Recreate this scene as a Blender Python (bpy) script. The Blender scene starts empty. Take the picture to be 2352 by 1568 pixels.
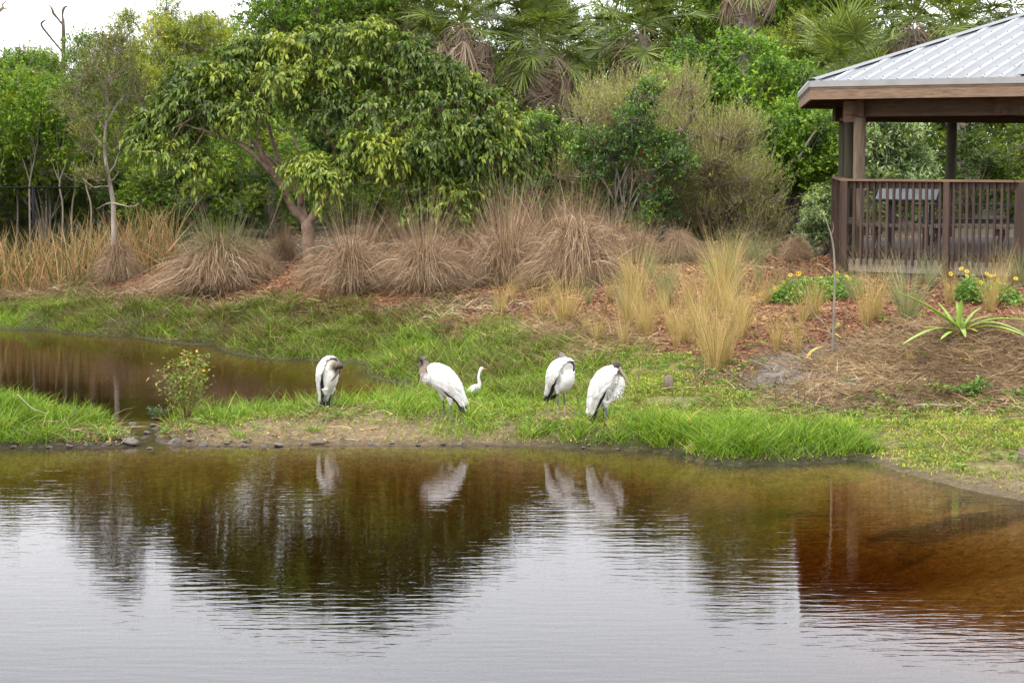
import bpy, math, random
import numpy as np
from mathutils import Vector, Matrix

# ------------------------------------------------------------------ camera, sky, sun, exposure
rng = np.random.default_rng(7)
random.seed(7)
SC = bpy.context.scene
COL = SC.collection
F_PX = 4573.0            # focal length in pixels of a 2352 px wide picture
CAM_H = 3.4              # metres above the water
PITCH = math.atan(434.0 / F_PX)

cam_data = bpy.data.cameras.new('camera')
cam_data.sensor_width = 36.0
cam_data.lens = 70.0
cam_data.clip_start = 0.1
cam_data.clip_end = 2000.0
cam = bpy.data.objects.new('camera', cam_data)
COL.objects.link(cam)
cam.location = (0, 0, CAM_H)
cam.rotation_euler = (math.pi / 2 - PITCH, 0, 0)
SC.camera = cam

SUN_EL, SUN_AZ = math.radians(58), math.radians(215)   # azimuth from +Y towards +X
world = bpy.data.worlds.new('World')
SC.world = world
world.use_nodes = True
wn = world.node_tree
wn.nodes.clear()
w_out = wn.nodes.new('ShaderNodeOutputWorld')
w_bg = wn.nodes.new('ShaderNodeBackground')
w_sky = wn.nodes.new('ShaderNodeTexSky')
w_sky.sky_type = 'NISHITA'
w_sky.sun_disc = False
w_sky.sun_elevation = SUN_EL
w_sky.sun_rotation = SUN_AZ
w_sky.dust_density = 3.0
w_mix = wn.nodes.new('ShaderNodeMixRGB')          # cloud cover over the clear sky
w_mix.inputs['Fac'].default_value = 0.9
w_tc = wn.nodes.new('ShaderNodeTexCoord')
w_map = wn.nodes.new('ShaderNodeMapping')
w_map.inputs['Scale'].default_value = (1.2, 1.2, 4.0)
w_noise = wn.nodes.new('ShaderNodeTexNoise')
w_noise.inputs['Scale'].default_value = 1.6
w_noise.inputs['Detail'].default_value = 2.0
w_ramp = wn.nodes.new('ShaderNodeValToRGB')
w_ramp.color_ramp.elements[0].position = 0.3
w_ramp.color_ramp.elements[0].color = (12.5, 12.7, 13.6, 1)
w_ramp.color_ramp.elements[1].position = 0.75
w_ramp.color_ramp.elements[1].color = (15.5, 15.6, 16.2, 1)
wn.links.new(w_tc.outputs['Generated'], w_map.inputs['Vector'])
wn.links.new(w_map.outputs['Vector'], w_noise.inputs['Vector'])
wn.links.new(w_noise.outputs['Fac'], w_ramp.inputs['Fac'])
wn.links.new(w_sky.outputs['Color'], w_mix.inputs['Color1'])
wn.links.new(w_ramp.outputs['Color'], w_mix.inputs['Color2'])
wn.links.new(w_mix.outputs['Color'], w_bg.inputs['Color'])
w_bg.inputs['Strength'].default_value = 0.115
wn.links.new(w_bg.outputs['Background'], w_out.inputs['Surface'])

sun_data = bpy.data.lights.new('sun', 'SUN')
sun_data.energy = 1.5
sun_data.angle = math.radians(10)
sun_data.color = (1.0, 0.96, 0.88)
sun = bpy.data.objects.new('sun', sun_data)
COL.objects.link(sun)
sd = Vector((math.sin(SUN_AZ) * math.cos(SUN_EL), math.cos(SUN_AZ) * math.cos(SUN_EL), math.sin(SUN_EL)))
sun.rotation_euler = sd.to_track_quat('Z', 'Y').to_euler()
sun.location = (-10, -10, 30)

SC.view_settings.view_transform = 'Standard'
SC.view_settings.look = 'None'
SC.view_settings.gamma = 1.0
SC.view_settings.use_curve_mapping = False
SC.view_settings.exposure = 0.92
SC.cycles.use_denoising = True
SC.cycles.max_bounces = 7
SC.cycles.diffuse_bounces = 2
SC.cycles.glossy_bounces = 3
SC.cycles.transmission_bounces = 3
SC.cycles.transparent_max_bounces = 8
SC.cycles.caustics_reflective = False
SC.cycles.caustics_refractive = False

# ------------------------------------------------------------------ pixel (2352 x 1568 picture) to world
CP, SP = math.cos(PITCH), math.sin(PITCH)

def ray(px, py):
    u, v = (px - 1176.0) / F_PX, -(py - 784.0) / F_PX
    return np.array([u, CP + v * SP, -SP + v * CP])

def at(px, py, Y):
    """point on the pixel's ray at distance Y in front of the camera"""
    d = ray(px, py)
    t = Y / d[1]
    return np.array([d[0] * t, Y, CAM_H + d[2] * t])

def atz(px, Y, z):
    """point of height z at distance Y in the pixel column px"""
    D = Y * CP + (CAM_H - z) * SP
    return np.array([(px - 1176.0) / F_PX * D, Y, z])

def onz(px, py, z=0.0):
    d = ray(px, py)
    t = (z - CAM_H) / d[2]
    return np.array([d[0] * t, d[1] * t, z])

def ppm(Y):
    return F_PX / Y

# ------------------------------------------------------------------ numpy noise
_perm = np.random.default_rng(3).random((256, 256))

def vnoise(x, y):
    xi, yi = np.floor(x).astype(int), np.floor(y).astype(int)
    fx, fy = x - xi, y - yi
    fx, fy = fx * fx * (3 - 2 * fx), fy * fy * (3 - 2 * fy)
    g = lambda a, b: _perm[a & 255, b & 255]
    return ((g(xi, yi) * (1 - fx) + g(xi + 1, yi) * fx) * (1 - fy) +
            (g(xi, yi + 1) * (1 - fx) + g(xi + 1, yi + 1) * fx) * fy)

def fbm(x, y, o=3):
    s, a, n = 0, 1.0, 0
    for k in range(o):
        s = s + a * vnoise(x * 2 ** k + 17.3 * k, y * 2 ** k + 5.1 * k)
        n += a
        a *= .5
    return s / n

# ------------------------------------------------------------------ mesh helpers
def mk_mesh(name, V, Fs, attrs=None, smooth=False, mats=None, midx=None):
    """V (n,3); Fs list of (m,k) int arrays; attrs {name: (domain, kind, array)}"""
    me = bpy.data.meshes.new(name)
    V = np.asarray(V, dtype=np.float32)
    Fs = [np.asarray(f, dtype=np.int32) for f in Fs if len(f)]
    me.vertices.add(len(V))
    me.vertices.foreach_set('co', V.ravel())
    nl = sum(f.size for f in Fs)
    npol = sum(len(f) for f in Fs)
    me.loops.add(nl)
    me.polygons.add(npol)
    me.loops.foreach_set('vertex_index', np.concatenate([f.ravel() for f in Fs]))
    starts, tot = [], 0
    for f in Fs:
        starts.append(tot + np.arange(len(f), dtype=np.int32) * f.shape[1])
        tot += f.size
    me.polygons.foreach_set('loop_start', np.concatenate(starts).astype(np.int32))
    me.polygons.foreach_set('use_smooth', np.full(npol, bool(smooth)))
    if midx is not None:
        me.polygons.foreach_set('material_index', np.asarray(midx, dtype=np.int32))
    for an, (dom, kind, arr) in (attrs or {}).items():
        a = me.attributes.new(an, kind, dom)
        if kind == 'FLOAT':
            a.data.foreach_set('value', np.asarray(arr, dtype=np.float32).ravel())
        else:
            arr = np.asarray(arr, dtype=np.float32)
            if arr.shape[1] == 3:
                arr = np.concatenate([arr, np.ones((len(arr), 1), np.float32)], 1)
            a.data.foreach_set('color', arr.ravel())
    me.update(calc_edges=True)
    me.validate()
    for m in (mats or []):
        me.materials.append(m)
    return me

def obj(name, me, mat=None, parent=None, loc=None, rot=None, scale=None):
    o = bpy.data.objects.new(name, me)
    COL.objects.link(o)
    if mat is not None and me is not None and not me.materials:
        me.materials.append(mat)
    if parent is not None:
        o.parent = parent
    if loc is not None:
        o.location = tuple(float(v) for v in loc)
    if rot is not None:
        o.rotation_euler = tuple(float(v) for v in rot)
    if scale is not None:
        o.scale = tuple(float(v) for v in scale) if hasattr(scale, '__len__') else (scale,) * 3
    return o

def empty(name, loc=(0, 0, 0), rz=0.0, scale=None):
    return obj(name, None, loc=loc, rot=(0, 0, rz), scale=scale)

def tag(o, label=None, cat=None, group=None, kind=None):
    if label: o['label'] = label
    if cat: o['category'] = cat
    if group: o['group'] = group
    if kind: o['kind'] = kind
    return o

class MB:
    """collects pieces of one mesh"""
    def __init__(self):
        self.V, self.F, self.n, self.R = [], {3: [], 4: []}, 0, {3: [], 4: []}
    def add(self, V, Fs, rnd=0.5):
        V = np.asarray(V, float)
        for f in Fs:
            f = np.asarray(f, int)
            if not len(f): continue
            k = f.shape[1]
            self.F[k].append(f + self.n)
            self.R[k].append(np.full(len(f), rnd) if np.isscalar(rnd) else np.asarray(rnd)[:len(f)])
        self.V.append(V)
        self.n += len(V)
        return self
    def box(self, c, s, R=None, rnd=0.5):
        c, s = np.asarray(c, float), np.asarray(s, float) / 2
        v = np.array([[x, y, z] for z in (-1, 1) for y in (-1, 1) for x in (-1, 1)], float) * s
        if R is not None: v = v @ np.asarray(R).T
        f = [[0, 2, 3, 1], [4, 5, 7, 6], [0, 1, 5, 4], [2, 6, 7, 3], [0, 4, 6, 2], [1, 3, 7, 5]]
        return self.add(v + c, [f], rnd)
    def beam(self, a, b, w, h, up=(0, 0, 1), rnd=0.5):
        a, b, up = np.asarray(a, float), np.asarray(b, float), np.asarray(up, float)
        d = b - a
        L = np.linalg.norm(d); d = d / L
        s = np.cross(d, up); s /= np.linalg.norm(s)
        u = np.cross(s, d)
        return self.box((a + b) / 2, (L, w, h), np.stack([d, s, u], 1), rnd)
    def tube(self, P, r, k=8, cap=True, rnd=0.5):
        V, Fs = sweep(P, r, k, cap)
        return self.add(V, Fs, rnd)
    def mesh(self, name, smooth=False):
        Fs = [np.concatenate(self.F[k]) for k in (3, 4) if self.F[k]]
        R = np.concatenate([np.concatenate(self.R[k]) for k in (3, 4) if self.F[k]])
        return mk_mesh(name, np.concatenate(self.V), Fs, {'rnd': ('FACE', 'FLOAT', R)}, smooth)
    def build(self, name, mat, parent=None, smooth=False, **kw):
        return obj(name, self.mesh(name, smooth), mat, parent, **kw)

def unit(v):
    v = np.asarray(v, float)
    return v / np.maximum(np.linalg.norm(v, axis=-1, keepdims=True), 1e-9)

def resample(P, n):
    """smooth (Catmull-Rom) resampling of a polyline"""
    P = np.asarray(P, float)
    if len(P) < 3:
        t = np.linspace(0, 1, n)[:, None]
        return P[0] * (1 - t) + P[-1] * t
    Q = np.vstack([2 * P[0] - P[1], P, 2 * P[-1] - P[-2]])
    m = len(P) - 1
    out = []
    for s in np.linspace(0, m, n):
        i = min(int(s), m - 1); t = s - i
        a, b, c, d = Q[i], Q[i + 1], Q[i + 2], Q[i + 3]
        out.append(.5 * (2 * b + (c - a) * t + (2 * a - 5 * b + 4 * c - d) * t * t + (3 * b - a - 3 * c + d) * t ** 3))
    return np.array(out)

def sweep(P, r, k=8, cap=True, flat=None):
    P = np.asarray(P, float); n = len(P)
    r = np.broadcast_to(np.asarray(r, float), (n,)) if np.ndim(r) < 2 else np.asarray(r, float)
    T = unit(np.gradient(P, axis=0))
    ref = np.array([0, 0, 1.0]) if abs(T[0, 2]) < .9 else np.array([0, 1.0, 0])
    V = []
    u = np.cross(T[0], ref); u /= np.linalg.norm(u)
    ang = np.linspace(0, 2 * np.pi, k, endpoint=False)
    for i in range(n):
        u = u - T[i] * (u @ T[i]); u /= np.linalg.norm(u)
        w = np.cross(T[i], u)
        ra, rb = (r[i], r[i]) if r.ndim == 1 else r[i]
        V.append(P[i] + np.outer(np.cos(ang) * ra, u) + np.outer(np.sin(ang) * rb, w))
    V = np.concatenate(V)
    a = np.arange(k); b = (a + 1) % k
    Q = np.concatenate([np.stack([i * k + a, i * k + b, (i + 1) * k + b, (i + 1) * k + a], 1) for i in range(n - 1)])
    Fs = [Q]
    if cap:
        V = np.vstack([V, P[0], P[-1]])
        c0, c1 = n * k, n * k + 1
        Fs.append(np.concatenate([np.stack([np.full(k, c0), b, a], 1), np.stack([np.full(k, c1), (n - 1) * k + a, (n - 1) * k + b], 1)]))
    return V, Fs

def frusta(P0, P1, r0, r1, k=5):
    """many separate thin tapered twigs at once"""
    P0, P1 = np.asarray(P0, float), np.asarray(P1, float); n = len(P0)
    T = unit(P1 - P0)
    ref = np.where(np.abs(T[:, 2:3]) < .9, np.array([[0, 0, 1.0]]), np.array([[0, 1.0, 0]]))
    u = unit(np.cross(T, ref)); w = np.cross(T, u)
    ang = np.linspace(0, 2 * np.pi, k, endpoint=False)
    ring = u[:, None, :] * np.cos(ang)[None, :, None] + w[:, None, :] * np.sin(ang)[None, :, None]
    r0 = np.broadcast_to(np.asarray(r0, float), (n,)); r1 = np.broadcast_to(np.asarray(r1, float), (n,))
    V = np.concatenate([P0[:, None] + ring * r0[:, None, None], P1[:, None] + ring * r1[:, None, None]], 1).reshape(-1, 3)
    a = np.arange(k); b = (a + 1) % k
    q = np.stack([a, b, k + b, k + a], 1)
    F = (np.arange(n)[:, None, None] * 2 * k + q[None]).reshape(-1, 4)
    return V, [F]

def leaves(P, D, U, L, W, fold=.18, droop=0.0):
    """folded leaf blades (two triangles each): base P, direction D, upper side U"""
    P, D, U = np.asarray(P, float), unit(D), np.asarray(U, float)
    n = len(P)
    L = np.broadcast_to(np.asarray(L, float), (n,))[:, None]; W = np.broadcast_to(np.asarray(W, float), (n,))[:, None]
    S = unit(np.cross(D, U)); U = np.cross(S, D)
    mid = P + D * L * .45 + U * W * fold
    tip = P + D * L - np.array([0, 0, 1.0]) * L * droop
    V = np.stack([P, mid + S * W / 2, tip, mid - S * W / 2], 1).reshape(-1, 3)
    b = np.arange(n)[:, None] * 4
    F = np.concatenate([b + np.array([[0, 1, 2]]), b + np.array([[0, 2, 3]])], 1).reshape(-1, 3)
    return V, F

def ribbons(P, D, L, W, bend, seg=3, S=None, taper=.8):
    """many tapering blades: start P, first direction D, length L, curved by the vector bend"""
    P, D = np.asarray(P, float), unit(D); n = len(P)
    L = np.broadcast_to(np.asarray(L, float), (n,))[:, None]; W = np.broadcast_to(np.asarray(W, float), (n,))[:, None]
    bend = np.asarray(bend, float)
    if S is None:
        a = rng.random(n) * 2 * np.pi
        S = np.stack([np.cos(a), np.sin(a), np.zeros(n)], 1)
    S = unit(S - D * np.sum(S * D, 1, keepdims=True))
    rows = []
    for i in range(seg):
        t = i / seg
        c = P + D * L * t + bend * L * t * t
        w = W * (1 - t * taper) / 2
        rows += [c - S * w, c + S * w]
    rows.append(P + D * L + bend * L)
    V = np.stack(rows, 1).reshape(-1, 3)
    m = 2 * seg + 1
    q = np.array([[2 * i, 2 * i + 1, 2 * i + 3, 2 * i + 2] for i in range(seg - 1)], int).reshape(-1, 4)
    b = np.arange(n)[:, None, None] * m
    Q = (b + q[None]).reshape(-1, 4) if seg > 1 else np.zeros((0, 4), int)
    T = (np.arange(n)[:, None] * m + np.array([[2 * seg - 2, 2 * seg - 1, 2 * seg]]))
    return V, T, Q

# ------------------------------------------------------------------ materials
def nmat(name):
    m = bpy.data.materials.new(name)
    m.use_nodes = True
    nt = m.node_tree
    b = nt.nodes['Principled BSDF']
    return m, nt, b

def ramp_node(nt, stops):
    r = nt.nodes.new('ShaderNodeValToRGB')
    e = r.color_ramp.elements
    while len(e) < len(stops): e.new(0.5)
    for i, (p, c) in enumerate(stops):
        e[i].position = p
        e[i].color = (*c, 1)
    return r

def leaf_mat(name, stops, rough=.5, trans=.3, tint=(1.1, 1.15, .5), spec=.5, hue=.0):
    """colour picked per leaf from a ramp; some light passes through"""
    m, nt, b = nmat(name)
    at_ = nt.nodes.new('ShaderNodeAttribute'); at_.attribute_name = 'rnd'
    r = ramp_node(nt, [(p_, tuple(1.13 * max(v_, 1e-4) ** 1.17 for v_ in c_)) for p_, c_ in stops])
    nt.links.new(at_.outputs['Fac'], r.inputs['Fac'])
    col = r.outputs['Color']
    if hue:
        oi = nt.nodes.new('ShaderNodeObjectInfo')
        mr = nt.nodes.new('ShaderNodeMapRange')
        mr.inputs['To Min'].default_value = 1 - hue; mr.inputs['To Max'].default_value = 1 + hue
        nt.links.new(oi.outputs['Random'], mr.inputs['Value'])
        hs = nt.nodes.new('ShaderNodeHueSaturation')
        nt.links.new(mr.outputs['Result'], hs.inputs['Value'])
        nt.links.new(col, hs.inputs['Color'])
        col = hs.outputs['Color']
    nt.links.new(col, b.inputs['Base Color'])
    b.inputs['Roughness'].default_value = rough
    b.inputs['Specular IOR Level'].default_value = spec
    if trans:
        tr = nt.nodes.new('ShaderNodeBsdfTranslucent')
        mm = nt.nodes.new('ShaderNodeMixRGB'); mm.blend_type = 'MULTIPLY'; mm.inputs['Fac'].default_value = 1
        mm.inputs['Color2'].default_value = (*tint, 1)
        nt.links.new(col, mm.inputs['Color1'])
        nt.links.new(mm.outputs['Color'], tr.inputs['Color'])
        mx = nt.nodes.new('ShaderNodeMixShader'); mx.inputs['Fac'].default_value = trans
        nt.links.new(b.outputs['BSDF'], mx.inputs[1])
        nt.links.new(tr.outputs['BSDF'], mx.inputs[2])
        nt.links.new(mx.outputs['Shader'], nt.nodes['Material Output'].inputs['Surface'])
    return m

def rough_mat(name, c1, c2, scale=8, rough=.8, stretch=(1, 1, 1), bump=.3, detail=6, spec=.3, c3=None, bdist=.02, rnd=0.0):
    """two or three colours mixed by noise in object space, with relief"""
    m, nt, b = nmat(name)
    tc = nt.nodes.new('ShaderNodeTexCoord')
    mp = nt.nodes.new('ShaderNodeMapping'); mp.inputs['Scale'].default_value = stretch
    no = nt.nodes.new('ShaderNodeTexNoise'); no.inputs['Scale'].default_value = scale; no.inputs['Detail'].default_value = detail
    no.inputs['Roughness'].default_value = .65
    nt.links.new(tc.outputs['Object'], mp.inputs['Vector']); nt.links.new(mp.outputs['Vector'], no.inputs['Vector'])
    stops = [(.3, c1), (.7, c2)] if c3 is None else [(.28, c1), (.5, c2), (.72, c3)]
    r = ramp_node(nt, stops)
    nt.links.new(no.outputs['Fac'], r.inputs['Fac'])
    col = r.outputs['Color']
    if rnd:
        oi = nt.nodes.new('ShaderNodeObjectInfo')
        mr = nt.nodes.new('ShaderNodeMapRange'); mr.inputs['To Min'].default_value = 1 - rnd; mr.inputs['To Max'].default_value = 1 + rnd
        nt.links.new(oi.outputs['Random'], mr.inputs['Value'])
        hs = nt.nodes.new('ShaderNodeHueSaturation'); nt.links.new(mr.outputs['Result'], hs.inputs['Value'])
        nt.links.new(col, hs.inputs['Color']); col = hs.outputs['Color']
    nt.links.new(col, b.inputs['Base Color'])
    b.inputs['Roughness'].default_value = rough
    b.inputs['Specular IOR Level'].default_value = spec
    if bump:
        bp = nt.nodes.new('ShaderNodeBump'); bp.inputs['Strength'].default_value = bump; bp.inputs['Distance'].default_value = bdist
        nt.links.new(no.outputs['Fac'], bp.inputs['Height']); nt.links.new(bp.outputs['Normal'], b.inputs['Normal'])
    return m
# ------------------------------------------------------------------ the land: heights from surveyed columns
ctl = []
def colpts(px, pts):
    for Y, z in pts: ctl.append(atz(px, Y, z))
colpts(-80, [(39.2, 0), (41, .25), (44, .45), (48, .8)])
colpts(100, [(38.4, 0), (38.65, .2), (39.0, .25), (40.5, .27), (43, .45), (46, .7), (50, 1.0)])
colpts(300, [(37.0, 0), (37.25, .22), (37.6, .28), (38.5, .35), (41, .6), (44, .95), (48, 1.3)])
colpts(500, [(35.3, 0), (35.55, .24), (35.9, .3), (36.5, .35), (38.5, .62), (41, 1.0), (45, 1.3)])
colpts(700, [(32.7, 0), (32.95, .2), (33.2, .28), (33.7, .35), (36, .75), (38.9, 1.35), (43, 1.45)])
colpts(850, [(32.06, 0), (32.4, .15), (33, .3), (36, .8), (38.5, 1.2), (43, 1.45)])
colpts(960, [(28.5, 0), (30, .25), (33, .5), (36, .95), (39, 1.3), (44, 1.5)])
colpts(1200, [(27, .15), (29.5, .35), (32, .6), (35, .95), (38, 1.35), (44, 1.5)])
colpts(1500, [(25, .2), (27, .4), (30, .75), (33, 1.1), (37, 1.4), (44, 1.5)])
colpts(1750, [(25, .25), (26.5, .45), (28.5, .75), (31, 1.05), (34, 1.25), (38, 1.35), (44, 1.5)])
colpts(2000, [(24.5, .25), (26, .55), (27.5, .85), (29.5, 1.05), (32, 1.2), (35, 1.25), (44, 1.4)])
colpts(2200, [(24, .28), (25.3, .6), (26.5, .9), (28.5, 1.05), (31, 1.2), (35, 1.25)])
colpts(2400, [(23.8, .3), (25, .6), (26.3, .85), (28.5, 1.05), (31, 1.2), (36, 1.25), (46, 1.4)])
near_shore = [(-250, 1036), (0, 1030), (90, 1029), (180, 1028), (260, 1027), (430, 1023), (500, 1022), (600, 1021), (700, 1020), (840, 1021), (980, 1022), (1100, 1023),
              (1230, 1023), (1400, 1030), (1500, 1035), (1580, 1043), (1620, 1062), (1740, 1065), (1870, 1062), (1940, 1052), (2050, 1080), (2120, 1098), (2200, 1120), (2280, 1137), (2352, 1150), (2600, 1230)]
for px, py in near_shore:
    p = onz(px, py)
    ctl.append(p)
    k = 1.35 if px < 1500 else (1.0 if px < 1900 else .62)
    for d, z in ((.5, -.09 * k), (1.5, -.26 * k), (4, -.6 * k), (7, -.95 * k)):
        ctl.append(np.array([p[0] - (.35 * d if px > 1900 else 0), p[1] - d, z]))
    if px < 1240:
        ctl.append(p + np.array([0, .12, .045]))
    elif px < 1930:
        ctl.append(p + np.array([0, .1, .1]))
        ctl.append(p + np.array([0, .3, .16]))
colpts(-200, [(23.8, .4), (24.6, .4), (25.6, 0)])
colpts(0, [(23.3, .22), (23.8, .36), (24.4, .33), (25.3, 0)])
colpts(100, [(23.3, .15), (23.8, .22), (24.4, .18), (25.1, 0)])
colpts(200, [(23.5, .1), (24.3, .1), (25.0, 0)])
colpts(265, [(23.4, .07), (24.0, .06), (24.8, 0)])
colpts(320, [(23.2, .0), (23.6, -.03), (24.2, -.03), (24.8, -.05)])
colpts(350, [(23.2, -.02), (23.6, -.04), (24.2, -.04), (24.8, -.05)])
colpts(375, [(23.6, .02), (24.3, .04), (25.0, 0)])
colpts(420, [(23.6, .12), (24.5, .14), (25.6, 0)])
colpts(520, [(23.6, .1), (24.7, .14), (25.8, 0)])
colpts(640, [(23.6, .1), (24.8, .14), (26.1, 0)])
colpts(750, [(23.7, .11), (25, .15), (26.5, 0)])
colpts(900, [(23.7, .12), (25.5, .18), (27.3, 0)])
colpts(1000, [(23.7, .13), (26, .17), (28.2, .1)])
colpts(1100, [(23.7, .14), (25.5, .15)])
colpts(1300, [(23.6, .19), (24.5, .16), (25.5, .17)])
colpts(1500, [(23.2, .2), (24, .18)])
colpts(1700, [(23, .18), (24, .2)])
colpts(1850, [(22.7, .16), (24, .22)])
colpts(2000, [(22.5, .1), (23.5, .2)])
colpts(2200, [(21.5, .1), (22.8, .2)])
colpts(2352, [(20.8, .1), (22.5, .2)])
colpts(2600, [(19.5, .12), (21.5, .25), (24, .4)])
colpts(100, [(27, -.3), (32, -.45), (36, -.25)])
colpts(300, [(27, -.3), (32, -.4), (35, -.2)])
colpts(500, [(28, -.3), (32, -.35)])
colpts(700, [(28.5, -.22), (31, -.18)])
colpts(850, [(29.3, -.15)])
colpts(-150, [(28, -.35), (34, -.4)])
for x in (-16, -8, 0, 8, 16):
    ctl += [np.array([x, 4, 1.75]), np.array([x, 7.5, .7]), np.array([x, 9.5, -.25]), np.array([x, 13, -.8]), np.array([x, -3, 1.85])]
for x in (-45, -25, 0, 25, 45):
    ctl += [np.array([x, 62, 1.5]), np.array([x, 90, 1.6])]
ctl += [np.array(p, float) for p in ((-22, 38, .3), (-22, 30, -.3), (-22, 24, -.4), (-30, 20, -.2), (-40, 25, 1.2), (-40, 42, 1.2), (-25, 50, 1.2), (24, 20, .4), (24, 26, .9), (24, 34, 1.3),
                                     (24, 48, 1.4), (40, 20, 1.2), (40, 35, 1.4), (20, 14, -.2), (26, 10, .9), (-30, 8, 1.2))]
ctl = np.array(ctl)
_n = len(ctl)
_r = np.linalg.norm(ctl[:, None, :2] - ctl[None, :, :2], axis=2)
_A = np.zeros((_n + 3, _n + 3))
_A[:_n, :_n] = _r - np.eye(_n) * .02
_A[:_n, _n] = 1; _A[:_n, _n + 1:] = ctl[:, :2]
_A[_n, :_n] = 1; _A[_n + 1:, :_n] = ctl[:, :2].T
_w = np.linalg.solve(_A, np.concatenate([ctl[:, 2], np.zeros(3)]))

def base_z(x, y):
    x, y = np.ravel(np.asarray(x, float)), np.ravel(np.asarray(y, float))
    out = np.empty(len(x))
    for i in range(0, len(x), 20000):
        s = slice(i, i + 20000)
        r = np.hypot(x[s][:, None] - ctl[:, 0], y[s][:, None] - ctl[:, 1])
        out[s] = r @ _w[:_n] + _w[_n] + _w[_n + 1] * x[s] + _w[_n + 2] * y[s]
    far = np.clip((np.maximum(np.abs(x) - 32, np.maximum(y - 62, -3 - y))) / 15, 0, 1)
    return out * (1 - far) + 1.5 * far

def rich_z(x, y):
    z = base_z(x, y)
    land = np.clip(z / .08, 0, 1)
    z = z + land * ((fbm(x * 1.3, y * 1.3) - .5) * .10 + (fbm(x * 5, y * 5) - .5) * .035 + (vnoise(x * 14, y * 14) - .5) * .015)
    hum = np.clip((y - 28.5) / 2, 0, 1) * np.clip((41 - y) / 2, 0, 1) * np.clip((.75 - z) / .25, 0, 1) * np.clip((z - .05) / .1, 0, 1) * np.clip((3 - x) / 2, 0, 1)
    z = z + hum * ((fbm(x * 1.5 + 3, y * 1.5 + 8, 2) - .42) * .55)
    mnd = np.exp(-(((x - 6.2) / 1.5) ** 2 + ((y - 26.0) / .8) ** 2))
    z = z + mnd * (.16 + (fbm(x * 3, y * 3) - .5) * .12)
    bed = np.clip(-z / .1, 0, 1)
    z = z + bed * (fbm(x * .9, y * 1.4) - .5) * .12
    return z

def lines(a, b, dense0, dense1, d, far):
    L = list(np.arange(dense0, dense1 + 1e-6, d))
    s, x = d, dense1
    while x < b:
        s *= far; x += s; L.append(min(x, b))
    s, x = d, dense0
    while x > a:
        s *= far; x -= s; L.insert(0, max(x, a))
    return np.unique(np.array(L))

GX = lines(-400, 400, -12.5, 12.5, .11, 1.25)
GY = lines(-60, 900, 16.5, 45, .11, 1.25)
_gx, _gy = np.meshgrid(GX, GY)
GZ = rich_z(_gx.ravel(), _gy.ravel()).reshape(_gx.shape)

def gz(x, y):
    """height of the built ground sheet"""
    x, y = np.asarray(x, float), np.asarray(y, float)
    i = np.clip(np.searchsorted(GX, x) - 1, 0, len(GX) - 2); j = np.clip(np.searchsorted(GY, y) - 1, 0, len(GY) - 2)
    fx = (x - GX[i]) / (GX[i + 1] - GX[i]); fy = (y - GY[j]) / (GY[j + 1] - GY[j])
    return (GZ[j, i] * (1 - fx) + GZ[j, i + 1] * fx) * (1 - fy) + (GZ[j + 1, i] * (1 - fx) + GZ[j + 1, i + 1] * fx) * fy

_Ys = np.arange(13, 90, .03)
def hit(px, py):
    """where the pixel's ray meets the ground"""
    d = ray(px, py)
    t = _Ys / d[1]
    x, z = d[0] * t, CAM_H + d[2] * t
    below = np.nonzero(z <= np.maximum(gz(x, _Ys), 0.0))[0]
    k = below[0] if len(below) else len(_Ys) - 1
    return np.array([x[k], _Ys[k], max(float(gz(x[k], _Ys[k])), 0.0)])

def hitY(px, Y):
    """ground point in pixel column px at distance Y"""
    p = atz(px, Y, 1.0)
    z = float(gz(p[0], p[1]))
    p = atz(px, Y, z)
    return p

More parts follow.
